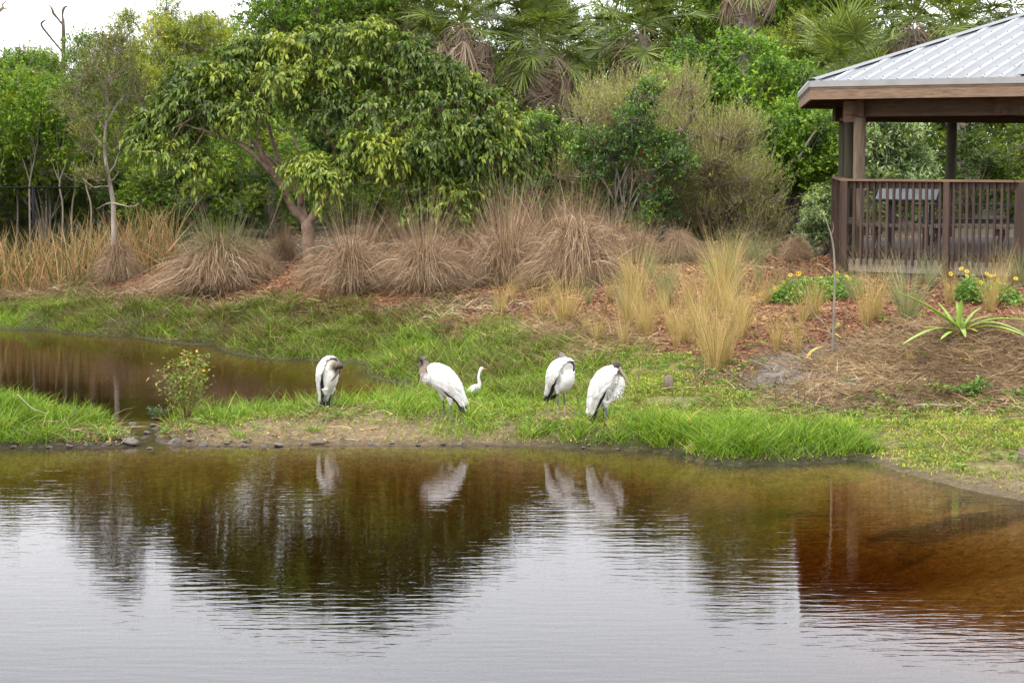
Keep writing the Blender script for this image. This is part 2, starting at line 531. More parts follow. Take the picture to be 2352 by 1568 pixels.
# zones: what grows or lies where
Z = {'T': [(30, 920), (80, 950), (130, 990), (30, 1000), (170, 975), (90, 1010), (990, 990), (1030, 985), (1060, 1000), (1250, 985), (1320, 990), (1400, 1000), (1500, 1000), (1600, 1005), (1700, 995),
           (1800, 1000), (1880, 1010), (1700, 1040), (1800, 1040), (1640, 1050), (1850, 1045), (1940, 1000), (1330, 1010), (1450, 1015), (1560, 1022)],
     'G': [(370, 945), (430, 950), (500, 945), (560, 950), (620, 950), (680, 930), (760, 935), (850, 930), (920, 940), (1000, 930), (1080, 935), (1130, 940), (350, 765), (420, 775), (300, 770), (480, 780),
           (30, 730), (60, 745), (0, 700), (680, 800), (750, 800), (850, 790), (950, 790), (1000, 820), (900, 850), (1000, 870), (1100, 860), (1050, 890), (1150, 880), (1200, 820), (1100, 790), (1250, 880),
           (1300, 850), (1200, 900), (1350, 830), (1150, 800), (820, 830)],
     'B': [(100, 705), (200, 710), (300, 720), (400, 715), (500, 720), (600, 720), (700, 740), (800, 740), (150, 740), (250, 750), (450, 745), (550, 760), (700, 775), (850, 760), (650, 720), (900, 745),
           (1100, 830), (1170, 850), (1280, 900)],
     'K': [(700, 955), (1150, 955), (1200, 945), (1250, 955), (1350, 960), (1450, 950), (1550, 950), (1650, 955), (1750, 960), (1900, 965), (2000, 965), (2100, 965), (2200, 965), (2300, 965), (1480, 920),
           (1580, 920), (1650, 930), (1560, 880), (1450, 880), (2120, 1010), (2250, 1010), (2320, 1040), (2200, 1040), (2300, 1080), (1400, 850), (1380, 880), (1500, 850)],
     'S': [(640, 988), (850, 965), (760, 985), (690, 1000), (840, 995), (500, 1005), (1050, 1018), (1170, 975), (560, 985), (450, 995), (800, 975), (880, 985), (750, 1000), (600, 1010), (950, 1005), (1100, 985), (1160, 995), (1200, 1010), (1130, 1015), (2000, 1030), (2050, 1050), (2150, 1080), (2250, 1110),
           (2330, 1130), (2060, 990), (2150, 1020), (900, 1010), (820, 1012), (700, 1012)],
     'D': [(200, 995), (260, 1000), (230, 1015), (650, 965), (700, 975), (400, 1005), (1900, 945), (2000, 940), (2150, 930), (2280, 920), (1700, 895), (1780, 890), (2050, 915), (1750, 850), (1720, 870),
           (1000, 705), (1050, 715), (1120, 700), (950, 695), (250, 680), (350, 685), (450, 690), (170, 670), (540, 690), (1200, 975), (750, 968)],
     'W': [(1830, 860), (1860, 835), (1880, 860), (1800, 870)],
     'Y': [(1980, 860), (2050, 850), (2150, 870), (2250, 860), (2330, 850), (2100, 810), (2000, 810), (1980, 890), (2200, 880), (2340, 800), (2080, 790), (1300, 770), (1350, 800), (1250, 770), (1250, 790),
           (30, 655), (100, 650), (150, 650), (50, 665), (2250, 800), (2300, 890)],
     'M': [(1700, 800), (1800, 780), (1850, 750), (1950, 740), (2050, 740), (2150, 720), (2250, 720), (1600, 760), (1500, 720), (1750, 720), (1400, 760), (1450, 700), (1600, 680), (1700, 650), (1850, 700),
           (1560, 640), (2320, 690), (650, 650), (750, 670), (850, 680), (900, 690), (400, 660), (300, 650), (560, 670), (1150, 680), (1200, 720), (700, 620), (650, 620), (1050, 660), (800, 640), (2000, 690),
           (2200, 680), (1300, 690), (1300, 640), (1480, 610), (1650, 610)],
     'F': []}
zp, zt = [], []
ZK = 'TGBKSDWYMF'
for k in ZK:
    for px, py in Z[k]:
        p = hit(px, py); zp.append(p[:2]); zt.append(ZK.index(k))
for px in range(-400, 2800, 200):
    for Y in (47, 54, 62, 75):
        p = atz(px, Y + 4 * (px > 900) * (px < 1700) * 0, 1.4); zp.append(p[:2]); zt.append(ZK.index('F'))
for px in range(700, 2000, 150):
    p = atz(px, 42.5, 1.4); zp.append(p[:2]); zt.append(ZK.index('F'))
for x in np.arange(-40, 41, 10):
    for y in (2, 6): zp.append((x, y)); zt.append(ZK.index('G'))
zp, zt = np.array(zp), np.array(zt)

def zones(x, y, soft=.22):
    x, y = np.ravel(np.asarray(x, float)), np.ravel(np.asarray(y, float))
    W = np.zeros((len(x), len(ZK)))
    xw = x + (fbm(x * 1.1 + 9, y * 1.1) - .5) * 1.5 + (vnoise(x * 5, y * 5 + 3) - .5) * .4
    yw = y + (fbm(x * 1.1, y * 1.1 + 31) - .5) * 1.5 + (vnoise(x * 5 + 7, y * 5) - .5) * .4
    for i in range(0, len(x), 20000):
        s = slice(i, i + 20000)
        d = np.hypot(xw[s][:, None] - zp[:, 0], (yw[s][:, None] - zp[:, 1]) * .8)
        e = np.exp(-(d - d.min(1, keepdims=True)) / soft)
        for k in range(len(ZK)): W[s, k] = e[:, zt == k].sum(1)
    return W / W.sum(1, keepdims=True)

ZC = np.array([(.055, .055, .02), (.075, .08, .024), (.085, .07, .03), (.15, .145, .04), (.19, .14, .075), (.07, .05, .033), (.20, .19, .175), (.20, .14, .075), (.225, .112, .058), (.06, .052, .026)])
_fx, _fy, _fz = _gx.ravel(), _gy.ravel(), GZ.ravel()
_zw = zones(_fx, _fy)
_gc = _zw @ (1.02 * ZC ** 1.12)
# bed of the pond: ochre sand with dark weed; wet mud at the water's edge
bed = np.clip(-_fz / .05, 0, 1)[:, None]
weed = np.clip((fbm(_fx * .8 + 4, _fy * 1.6, 4) - .56) * 9, 0, 1)[:, None]
sandy = np.clip((_fx - .5 + (21 - _fy) * .2) / 3.5, 0, 1)[:, None] * np.clip((24.5 - _fy) / 1.0, 0, 1)[:, None]
bedc = (np.array([(.215, .145, .062)]) * sandy + np.array([(.15, .11, .045)]) * (1 - sandy)) * (1 - weed * .65 * sandy)
_gc = _gc * (1 - bed) + bedc * bed
wet = np.clip(1 - np.abs(_fz - .0) / .07, 0, 1)[:, None] * (1 - bed)
_gc = _gc * (1 - wet * .5)
nx, ny = len(GX), len(GY)
ii = (np.arange(ny - 1)[:, None] * nx + np.arange(nx - 1)[None]).ravel()
gq = np.stack([ii, ii + 1, ii + nx + 1, ii + nx], 1)
gm, gnt, gb = nmat('earth')
ga = gnt.nodes.new('ShaderNodeAttribute'); ga.attribute_name = 'zone'
gtc = gnt.nodes.new('ShaderNodeTexCoord')
gn1 = gnt.nodes.new('ShaderNodeTexNoise'); gn1.inputs['Scale'].default_value = 9; gn1.inputs['Detail'].default_value = 5; gn1.inputs['Roughness'].default_value = .75
gv = gnt.nodes.new('ShaderNodeTexVoronoi'); gv.inputs['Scale'].default_value = 38; gv.inputs['Randomness'].default_value = 1
gmp = gnt.nodes.new('ShaderNodeMapRange'); gmp.inputs['From Min'].default_value = .25; gmp.inputs['From Max'].default_value = .75; gmp.inputs['To Min'].default_value = .45; gmp.inputs['To Max'].default_value = 1.55
gbw = gnt.nodes.new('ShaderNodeRGBToBW')
gm2 = gnt.nodes.new('ShaderNodeMapRange'); gm2.inputs['To Min'].default_value = .6; gm2.inputs['To Max'].default_value = 1.4
gmul = gnt.nodes.new('ShaderNodeMath'); gmul.operation = 'MULTIPLY'
ghs = gnt.nodes.new('ShaderNodeHueSaturation')
for a_, b_ in ((gtc.outputs['Object'], gn1.inputs['Vector']), (gtc.outputs['Object'], gv.inputs['Vector']), (gn1.outputs['Fac'], gmp.inputs['Value']), (gv.outputs['Color'], gbw.inputs['Color']),
               (gbw.outputs['Val'], gm2.inputs['Value']), (gmp.outputs['Result'], gmul.inputs[0]), (gm2.outputs['Result'], gmul.inputs[1]), (gmul.outputs['Value'], ghs.inputs['Value']),
               (ga.outputs['Color'], ghs.inputs['Color']), (ghs.outputs['Color'], gb.inputs['Base Color'])):
    gnt.links.new(a_, b_)
gbp = gnt.nodes.new('ShaderNodeBump'); gbp.inputs['Strength'].default_value = .6; gbp.inputs['Distance'].default_value = .03
gnt.links.new(gmul.outputs['Value'], gbp.inputs['Height']); gnt.links.new(gbp.outputs['Normal'], gb.inputs['Normal'])
gb.inputs['Roughness'].default_value = .85
gb.inputs['Specular IOR Level'].default_value = .25
ground = obj('ground', mk_mesh('ground', np.stack([_fx, _fy, _fz], 1), [gq], {'zone': ('POINT', 'FLOAT_COLOR', _gc)}, smooth=True), gm)
tag(ground, 'sloping bank of sand, mulch and grass round the pond', 'ground', kind='structure')

# ------------------------------------------------------------------ water: tea-brown, clear, slightly rippled
wm, wnt, wb = nmat('pond_water')
wnt.nodes.remove(wb)
wo = wnt.nodes['Material Output']
wtc = wnt.nodes.new('ShaderNodeTexCoord')
def wave(scale, sx, sy, detail, rot=0.0):
    mp = wnt.nodes.new('ShaderNodeMapping'); mp.inputs['Scale'].default_value = (sx, sy, 1); mp.inputs['Rotation'].default_value = (0, 0, rot)
    n = wnt.nodes.new('ShaderNodeTexNoise'); n.inputs['Scale'].default_value = scale; n.inputs['Detail'].default_value = detail
    wnt.links.new(wtc.outputs['Object'], mp.inputs['Vector']); wnt.links.new(mp.outputs['Vector'], n.inputs['Vector'])
    return n.outputs['Fac']
w1 = wave(1.0, 2.4, 10.5, 2, .05)
w2 = wave(1.0, .35, .9, 1)
wadd = wnt.nodes.new('ShaderNodeMath'); wadd.operation = 'MULTIPLY_ADD'
wnt.links.new(w1, wadd.inputs[0]); wadd.inputs[1].default_value = .21
wsc = wnt.nodes.new('ShaderNodeMath'); wsc.operation = 'MULTIPLY'; wsc.inputs[1].default_value = .35
wnt.links.new(w2, wsc.inputs[0]); wnt.links.new(wsc.outputs[0], wadd.inputs[2])
wbp = wnt.nodes.new('ShaderNodeBump'); wbp.inputs['Strength'].default_value = 1.0; wbp.inputs['Distance'].default_value = .008
wnt.links.new(wadd.outputs[0], wbp.inputs['Height'])
wfr = wnt.nodes.new('ShaderNodeFresnel'); wfr.inputs['IOR'].default_value = 1.333
wgl = wnt.nodes.new('ShaderNodeBsdfGlossy'); wgl.inputs['Roughness'].default_value = .012
wtr = wnt.nodes.new('ShaderNodeBsdfTransparent')
wmx = wnt.nodes.new('ShaderNodeMixShader')
wnt.links.new(wbp.outputs['Normal'], wfr.inputs['Normal']); wnt.links.new(wbp.outputs['Normal'], wgl.inputs['Normal'])
wnt.links.new(wfr.outputs['Fac'], wmx.inputs['Fac']); wnt.links.new(wtr.outputs['BSDF'], wmx.inputs[1]); wnt.links.new(wgl.outputs['BSDF'], wmx.inputs[2])
wnt.links.new(wmx.outputs['Shader'], wo.inputs['Surface'])
wva = wnt.nodes.new('ShaderNodeVolumeAbsorption'); wva.inputs['Color'].default_value = (.68, .50, .09, 1); wva.inputs['Density'].default_value = 2.0
wnt.links.new(wva.outputs['Volume'], wo.inputs['Volume'])
wmb = MB(); wmb.box((0, 20, -2.0), (70, 46, 4.0))
water = wmb.build('pond_water', wm)
tag(water, 'still brown pond water reflecting the trees and sky', 'water', kind='structure')
# ------------------------------------------------------------------ ground cover nobody could count
G_ = lambda *c: c
M_lush = leaf_mat('lush_grass', [(0, (.16, .12, .035)), (.14, (.062, .12, .012)), (.5, (.15, .25, .018)), (.85, (.26, .355, .036)), (1, (.42, .38, .10))], .6, .22, (1.1, 1.15, .4), .3)
M_bank = leaf_mat('bank_grass', [(0, (.085, .055, .028)), (.28, (.17, .12, .048)), (.52, (.125, .13, .03)), (.8, (.14, .205, .028)), (1, (.26, .28, .06))], .6, .2, (1.1, 1.15, .5), .25)
M_lawn = leaf_mat('lawn', [(0, (.17, .135, .035)), (.3, (.20, .235, .028)), (.7, (.33, .37, .045)), (1, (.46, .45, .08))], .6, .3)
M_straw = leaf_mat('dry_straw', [(0, (.10, .065, .038)), (.4, (.24, .16, .085)), (.8, (.42, .31, .17)), (1, (.55, .45, .29))], .7, .15, (1, .9, .7))
M_chip = leaf_mat('mulch_chips', [(0, (.06, .032, .018)), (.35, (.19, .085, .04)), (.7, (.31, .15, .075)), (.9, (.42, .27, .16)), (.96, (.42, .30, .05)), (1, (.45, .36, .08))], .75, 0)

def scatter(dens, Y0=18.5, Y1=46, pmin=-400, pmax=2600):
    hw = max(abs(atz(pmin, Y1, 0)[0]), abs(atz(pmax, Y1, 0)[0]))
    n = int(dens * 2 * hw * (Y1 - Y0))
    x, y = rng.uniform(-hw, hw, n), rng.uniform(Y0, Y1, n)
    D = y * CP + 3 * SP
    px = 1176 + F_PX * x / D
    k = (px > pmin) & (px < pmax)
    x, y = x[k], y[k]
    z = gz(x, y)
    k = z > .012
    return x[k], y[k], z[k]

def pick(x, y, z, table):
    i = np.clip(np.searchsorted(GX, x + rng.uniform(-.05, .05, len(x))), 0, nx - 1); j = np.clip(np.searchsorted(GY, y + rng.uniform(-.05, .05, len(x))), 0, ny - 1)
    W = _zw[j * nx + i]
    d = sum(W[:, ZK.index(k)] * v for k, v in table.items())
    m = rng.random(len(x)) < d
    return x[m], y[m], z[m], W[m]

def blades(x, y, z, h, w, lean, bendk, seg, name, mat, label, cat, rndv, sink=.02):
    n = len(x)
    a = rng.random(n) * 2 * np.pi
    out = np.stack([np.cos(a), np.sin(a), np.zeros(n)], 1)
    D = out * (lean * rng.random(n))[:, None] + np.array([0, 0, 1.0])
    b = out * (bendk * rng.random(n))[:, None] + np.array([0, 0, -1.0]) * (bendk * .45 * rng.random(n))[:, None]
    V, T, Q = ribbons(np.stack([x, y, z - sink], 1), D, h, w, b, seg)
    r = np.clip(rndv, 0, 1)
    R = np.concatenate([r, np.repeat(r, seg - 1)])
    o = obj(name, mk_mesh(name, V, [T, Q], {'rnd': ('FACE', 'FLOAT', R)}), mat)
    return tag(o, label, cat, kind='stuff')

# lush grass: tall at the water's edge and on the far bank
x, y, z = scatter(1700, 19, 41)
x, y, z, W = pick(x, y, z, {'T': .7, 'G': .5, 'B': .10, 'K': .03, 'S': .012, 'D': .015})
_k = (z > .045) | (W[:, 1] > .5)
x, y, z, W = x[_k], y[_k], z[_k], W[_k]
cl = fbm(x * 2.2, y * 2.2)
wt = W[:, 0]
edge = np.clip(z / .06, .3, 1)
h = (.07 + .09 * rng.random(len(x)) + .09 * wt) * (.45 + 1.1 * cl) * edge
STORK_FEET = [(1021, 966), (1390, 974), (757, 941), (1288, 958)]
_keep = np.ones(len(x), bool)
for a_ in STORK_FEET:
    p_ = hit(*a_)
    _keep &= ~((np.abs(x - p_[0]) < .28) & (y > p_[1] - .55) & (y < p_[1] + .3) & (rng.random(len(x)) < .9))
x, y, z, h, wt = x[_keep], y[_keep], z[_keep], h[_keep], wt[_keep]
blades(x, y, z, h, .010 + .005 * rng.random(len(x)), .75, .6, 2, 'lush_grass', M_lush, 'bright green grass growing along the water edges', 'grass',
       .5 + .5 * (fbm(x * 1.2 + 3, y * 1.2) - .5) + .17 * rng.standard_normal(len(x)))
# tussocks: blades fanning out from common roots
def tussocks(dens, table, Y0, Y1, nb, rad, hgt, width, name, mat, label, tone, zmin=.05, feet=True):
    x, y, z = scatter(dens, Y0, Y1)
    x, y, z, W = pick(x, y, z, table)
    ok = z > zmin
    if feet:
        for a_ in STORK_FEET:
            p_ = hit(*a_); ok &= ~((np.abs(x - p_[0]) < .26) & (y > p_[1] - .55) & (y < p_[1] + .2))
    x, y, z, W = x[ok], y[ok], z[ok], W[ok]
    n = len(x); m = nb
    ht = np.repeat(hgt[0] + (hgt[1] - hgt[0]) * rng.random(n) * (.4 + 1.2 * fbm(x * 1.3 + 2, y * 1.3)) + hgt[2] * W[:, 0], m)
    tn = np.repeat(tone + .16 * rng.standard_normal(n) + .5 * (fbm(x * .8 + 3, y * .8) - .5), m)
    a = rng.random(n * m) * 6.283; q = np.abs(rng.standard_normal(n * m))
    out = np.stack([np.cos(a), np.sin(a), np.zeros(n * m)], 1)
    r = np.repeat(rad * rng.uniform(.6, 1.4, n), m) * q
    X, Yq = np.repeat(x, m) + out[:, 0] * r, np.repeat(y, m) + out[:, 1] * r
    P = np.stack([X, Yq, gz(X, Yq) - .02], 1)
    D = out * (.25 + .55 * q * rng.random(n * m))[:, None] + np.array([0, 0, 1.0])
    b = out * (.25 + .5 * rng.random(n * m))[:, None] - np.array([0, 0, 1.0]) * (.45 * rng.random(n * m))[:, None]
    V, T, Q = ribbons(P, D, ht * rng.uniform(.5, 1.15, n * m), width * rng.uniform(.7, 1.3, n * m), b, 3)
    rr = np.clip(tn + .15 * rng.standard_normal(n * m), 0, 1)
    o = obj(name, mk_mesh(name, V, [T, Q], {'rnd': ('FACE', 'FLOAT', np.concatenate([rr, np.repeat(rr, 2)]))}), mat)
    return tag(o, label, 'grass', kind='stuff')
tussocks(26, {'T': 1.0, 'G': .55, 'B': .10, 'K': .02, 'S': .035}, 19, 41, 42, .055, (.08, .27, .11), .0105, 'grass_tussocks', M_lush, 'green grass tussocks fanning out at the water edges', .52)
tussocks(22, {'B': 1.0, 'G': .15, 'Y': .05, 'K': .03, 'D': .03}, 26, 43, 34, .075, (.12, .40, 0), .015, 'old_grass_tussocks', M_bank, 'olive and brown grass tussocks on the far channel bank', .42)
# seed stalks and long leaves standing out of it
x, y, z = scatter(160, 19, 40)
x, y, z, W = pick(x, y, z, {'T': 1.0, 'G': .8, 'B': .3})
h = .22 + .2 * rng.random(len(x))
blades(x, y, z, h, .009, .9, .7, 3, 'tall_grass_blades', M_lush, 'longer single grass blades sticking out of the bank grass', 'grass', .62 + .2 * rng.standard_normal(len(x)))

# old olive grass on the far bank
x, y, z = scatter(1900, 26, 43)
x, y, z, W = pick(x, y, z, {'B': 1.0, 'G': .16, 'Y': .05, 'D': .03})
cl = fbm(x * 1.4 + 5, y * 1.4)
h = (.08 + .12 * rng.random(len(x))) * (.4 + 1.2 * cl)
blades(x, y, z, h, .010 + .004 * rng.random(len(x)), 1.1, .8, 2, 'bank_grass', M_bank, 'olive and brown matted grass on the far channel bank', 'grass',
       .5 + 1.3 * (fbm(x * 1.0 + 8, y * 1.0) - .5) + .16 * rng.standard_normal(len(x)))

# short yellow-green lawn and creeping herbs
x, y, z = scatter(2600, 19, 31)
x, y, z, W = pick(x, y, z, {'K': .8, 'G': .1, 'S': .07, 'D': .10, 'W': .0, 'Y': .02, 'T': .15})
keep = fbm(x * 1.5 + 21, y * 1.5) > .36
x, y, z = x[keep], y[keep], z[keep]
n = len(x)
a = rng.random(n) * 2 * np.pi
D = np.stack([np.cos(a), np.sin(a), .25 + .9 * rng.random(n)], 1)
V, F = leaves(np.stack([x, y, z + .004 + .02 * rng.random(n)], 1), D, np.tile((0, 0, 1.0), (n, 1)), .028 + .035 * rng.random(n), .011 + .010 * rng.random(n))
r = np.clip(.5 + .9 * (fbm(x * .8, y * .8 + 4) - .5) + .16 * rng.standard_normal(n), 0, 1)
tag(obj('lawn', mk_mesh('lawn', V, [F], {'rnd': ('FACE', 'FLOAT', np.repeat(r, 2))}), M_lawn), 'short yellow green lawn and creeping herbs on the flat shore', 'grass', kind='stuff')

# leafy weeds scattered over the lawn
x, y, z = scatter(17, 20, 30)
x, y, z, W = pick(x, y, z, {'K': .8, 'D': .8, 'Y': .12, 'G': .4, 'S': .1, 'M': .08})
n = len(x); m = 11
a = rng.random((n, m)) * 2 * np.pi
Pb = np.repeat(np.stack([x, y, z], 1), m, 0) + np.stack([np.cos(a) * .02, np.sin(a) * .02, .01 + .06 * rng.random((n, m))], 2).reshape(-1, 3)
D = np.stack([np.cos(a), np.sin(a), .2 + .5 * rng.random((n, m))], 2).reshape(-1, 3)
V, F = leaves(Pb, D, np.tile((0, 0, 1.0), (n * m, 1)), .05 + .05 * rng.random(n * m), .022 + .014 * rng.random(n * m), droop=.15)
M_weed = leaf_mat('weeds', [(0, (.10, .17, .03)), (.5, (.18, .28, .045)), (1, (.30, .39, .08))], .55, .3)
tag(obj('small_weeds', mk_mesh('small_weeds', V, [F], {'rnd': ('FACE', 'FLOAT', np.repeat(np.clip(np.repeat(rng.random(n), m) * .6 + .4 * rng.random(n * m), 0, 1), 2))}), M_weed),
    'low leafy weeds scattered over the shore and the bank', 'weeds', kind='stuff')

# dry straw lying about
x, y, z = scatter(1450, 20, 44)
x, y, z, W = pick(x, y, z, {'Y': 1.0, 'W': .06, 'D': .10, 'M': .032, 'K': .006, 'B': .03, 'S': .01})
n = len(x)
a = rng.random(n) * 2 * np.pi
D = np.stack([np.cos(a), np.sin(a), .05 + .8 * rng.random(n) ** 2], 1)
L = .10 + .34 * rng.random(n)
b = np.stack([np.cos(a + 1.5), np.sin(a + 1.5), -.3 * np.ones(n)], 1) * (rng.uniform(-.5, .7, n))[:, None]
b[:, 2] = -np.abs(b[:, 2])
V, T, Q = ribbons(np.stack([x, y, z + .008 + .09 * rng.random(n) ** 2], 1), D, L, .006 + .006 * rng.random(n), b, 3, S=np.tile((0, 0, 1.0), (n, 1)) + rng.standard_normal((n, 3)))
r = np.clip(.5 + .8 * (fbm(x * .9 + 2, y * .9) - .5) + .22 * rng.standard_normal(n), 0, 1)
tag(obj('dry_straw', mk_mesh('dry_straw', V, [T, Q], {'rnd': ('FACE', 'FLOAT', np.concatenate([r, np.repeat(r, 2)]))}), M_straw), 'loose dry straw and dead grass lying on the bank', 'straw', kind='stuff')

# short standing dry grass at the back left and between mulch and lawn
x, y, z = scatter(1500, 26, 46)
x, y, z, W = pick(x, y, z, {'Y': .55, 'B': .05})
k = y > 26.5
k &= (W[:, ZK.index('Y')] < .3) | (x < 3.2)
x, y, z = x[k], y[k], z[k]
blades(x, y, z, .06 + .12 * rng.random(len(x)), .009, 1.2, .7, 2, 'dry_grass', M_straw, 'short dead grass below the reeds and along the mulch', 'grass', .55 + .22 * rng.standard_normal(len(x)))

# bark mulch and fallen leaves
x, y, z = scatter(560, 22, 47)
x, y, z, W = pick(x, y, z, {'M': .85, 'D': .3, 'F': .15, 'Y': .07, 'W': .03, 'K': .012, 'S': .03})
n = len(x)
a = rng.random(n) * 2 * np.pi
D = np.stack([np.cos(a), np.sin(a), rng.uniform(-.25, .45, n)], 1)
U = np.stack([rng.standard_normal(n) * .5, rng.standard_normal(n) * .5, np.ones(n)], 1)
V, F = leaves(np.stack([x, y, z + .006 + .012 * rng.random(n)], 1), D, U, .04 + .065 * rng.random(n), .018 + .024 * rng.random(n))
r = np.clip(.45 + .8 * (fbm(x * .7 + 12, y * .7) - .5) + .22 * rng.standard_normal(n), 0, 1)
tag(obj('bark_mulch', mk_mesh('bark_mulch', V, [F], {'rnd': ('FACE', 'FLOAT', np.repeat(r, 2))}), M_chip), 'reddish brown bark mulch and fallen leaves on the slope', 'mulch', kind='stuff')

# reed stand at the left
nr = 2400
pxr = rng.uniform(-400, 410, nr) ; Yr = rng.uniform(42.2, 45.5, nr)
pts = np.array([hitY(a_, b_) for a_, b_ in zip(pxr, Yr)])
a = rng.random(nr) * 2 * np.pi
out = np.stack([np.cos(a), np.sin(a), np.zeros(nr)], 1)
lean = np.where(rng.random(nr) < .38, 1.1, .3) * rng.random(nr)
V, T, Q = ribbons(pts, out * lean[:, None] + np.array([0, 0, 1.0]), .5 + 1.0 * rng.random(nr) ** .8, .018 + .014 * rng.random(nr), out * (.35 * rng.random(nr))[:, None] - np.array([0, 0, 1.0]) * (.22 * rng.random(nr) ** 2)[:, None], 4)
M_reed = leaf_mat('reeds', [(0, (.06, .10, .02)), (.36, (.12, .15, .03)), (.46, (.24, .155, .07)), (.8, (.42, .27, .12)), (1, (.55, .40, .21))], .6, .25, (1, 1, .6))
r = np.clip(.56 + .24 * rng.standard_normal(nr), 0, 1)
tag(obj('reed_stand', mk_mesh('reed_stand', V, [T, Q], {'rnd': ('FACE', 'FLOAT', np.concatenate([r, np.repeat(r, 3)]))}), M_reed), 'stand of leaning straw coloured reeds below the fence', 'reeds', kind='stuff')
# ------------------------------------------------------------------ trees and shrubs
M_bark_pale = rough_mat('pale_bark', (.16, .13, .10), (.42, .36, .29), 6, stretch=(1, 1, .5))
M_bark_grey = rough_mat('grey_bark', (.10, .085, .065), (.27, .23, .18), 7, stretch=(1, 1, .4))
M_bark_red = rough_mat('copper_bark', (.11, .06, .04), (.21, .135, .09), 5, c3=(.30, .24, .18), rough=.6)
M_bark_limb = rough_mat('limb_bark', (.07, .045, .03), (.17, .115, .075), 6, c3=(.25, .19, .135), rough=.7)
M_bark_dark = rough_mat('dark_bark', (.045, .035, .025), (.14, .11, .08), 9)
M_twig = rough_mat('brown_twigs', (.12, .085, .055), (.30, .23, .16), 12, bump=0)

def lm(name, d, m, l, y, rough=.5, trans=.3, hue=.12, spec=.5):
    return leaf_mat(name, [(0, d), (.4, m), (.75, l), (.95, y), (1, y)], rough, trans, (1.15, 1.2, .45), spec, hue)
M_broad = lm('broad_leaves', (.045, .085, .010), (.11, .19, .018), (.20, .29, .030), (.34, .34, .05), .6, .3, .15, .25)
M_yellow = lm('yellowish_leaves', (.08, .11, .014), (.19, .235, .032), (.32, .36, .055), (.44, .40, .08), .6, .3, .12, .25)
M_dark = lm('dark_leaves', (.024, .055, .009), (.06, .115, .016), (.115, .19, .024), (.25, .24, .04), .6, .3, .18, .25)
M_olive = lm('olive_leaves', (.085, .085, .032), (.16, .155, .062), (.235, .225, .095), (.32, .22, .08), .6, .3, .12, .25)
M_lime = lm('lime_leaves', (.075, .13, .014), (.18, .275, .028), (.30, .39, .05), (.42, .42, .07), .6, .3, .12, .25)
M_gloss = lm('glossy_leaves', (.038, .066, .010), (.092, .145, .019), (.19, .25, .033), (.31, .34, .05), .42, .25, 0, .4)
M_cocoa = lm('round_leaves', (.045, .09, .010), (.105, .195, .018), (.19, .30, .028), (.32, .40, .045), .45, .28, .1, .35)
M_holly = lm('holly_leaves', (.022, .052, .012), (.055, .115, .022), (.13, .23, .03), (.30, .40, .06), .45, .25, 0, .4)
M_salt = lm('feathery_leaves', (.20, .17, .085), (.31, .275, .13), (.32, .36, .12), (.36, .46, .12), .75, .3, .06, .15)
M_silver = lm('silvery_leaves', (.08, .13, .05), (.20, .275, .12), (.36, .44, .20), (.48, .56, .19), .45, .25, 0, .45)
M_berry, _nt, _b = nmat('red_berries')
_b.inputs['Base Color'].default_value = (.32, .025, .012, 1); _b.inputs['Roughness'].default_value = .35

def ell_lobes(n, c, R, rmin, rmax, rg, shell=.45, zmin=-1.0):
    d = unit(rg.standard_normal((n * 4, 3)))
    d = d[d[:, 2] > zmin][:n]
    q = shell + (1 - shell) * rg.random(len(d)) ** .6
    P = np.asarray(c) + d * q[:, None] * np.asarray(R)
    return np.concatenate([P, rg.uniform(rmin, rmax, (len(d), 1))], 1)

def crown(lobes, tw, lv, L, W, rg, droop=.25, up=.35, flat=.8, twl=.35, spread=.8, tone=(.14, .12, .16), fold=.18):
    """leafy twigs over the lobes; returns V, F, rnd, twig starts and ends"""
    n = len(lobes)
    C = np.repeat(lobes[:, :3], tw, 0); r = np.repeat(lobes[:, 3], tw)
    d = unit(rg.standard_normal((n * tw, 3)) + np.array([0, 0, .25]))
    q = rg.random(n * tw) ** .45
    B = C + d * (r * q)[:, None] * np.array([1, 1, flat])
    td = unit(d + np.array([0, 0, up]) + .55 * rg.standard_normal(B.shape))
    tl = twl * (.6 + .8 * rg.random(len(B)))
    tone_t = .5 + np.repeat(rg.standard_normal(n), tw) * tone[0] + rg.standard_normal(len(B)) * tone[1]
    s = (np.arange(lv) + .4) / lv
    P = B[:, None] + td[:, None] * (tl[:, None] * s[None])[..., None] - np.array([0, 0, 1.0]) * (droop * .5 * tl[:, None] * s[None] ** 2)[..., None]
    P = P.reshape(-1, 3)
    T = np.repeat(td, lv, 0)
    side = unit(np.cross(T, rg.standard_normal(T.shape)))
    D = T * .55 + side * spread - np.array([0, 0, droop])
    U = np.array([0, 0, 1.0]) + .35 * rg.standard_normal(T.shape) + .35 * np.repeat(d, lv, 0)
    sz = .7 + .6 * rg.random(len(P))
    V, F = leaves(P, D, U, L * sz, W * sz, fold=fold, droop=droop * .3)
    rnd = np.clip(np.repeat(tone_t, lv) + rg.standard_normal(len(P)) * tone[2] + .10 * (np.tile(s, len(B)) - .5), 0, 1)
    return V, F, np.repeat(rnd, 2), B, B + td * tl[:, None]

def limb(mb, P, r0, r1, k=7, n=None, wig=0.0, rg=None):
    Q = resample(P, n or max(6, 4 * len(P)))
    if wig: Q[1:-1] += rg.standard_normal((len(Q) - 2, 3)) * wig
    mb.tube(Q, np.linspace(r0, r1, len(Q)) if np.isscalar(r0) else r0, k, cap=True)

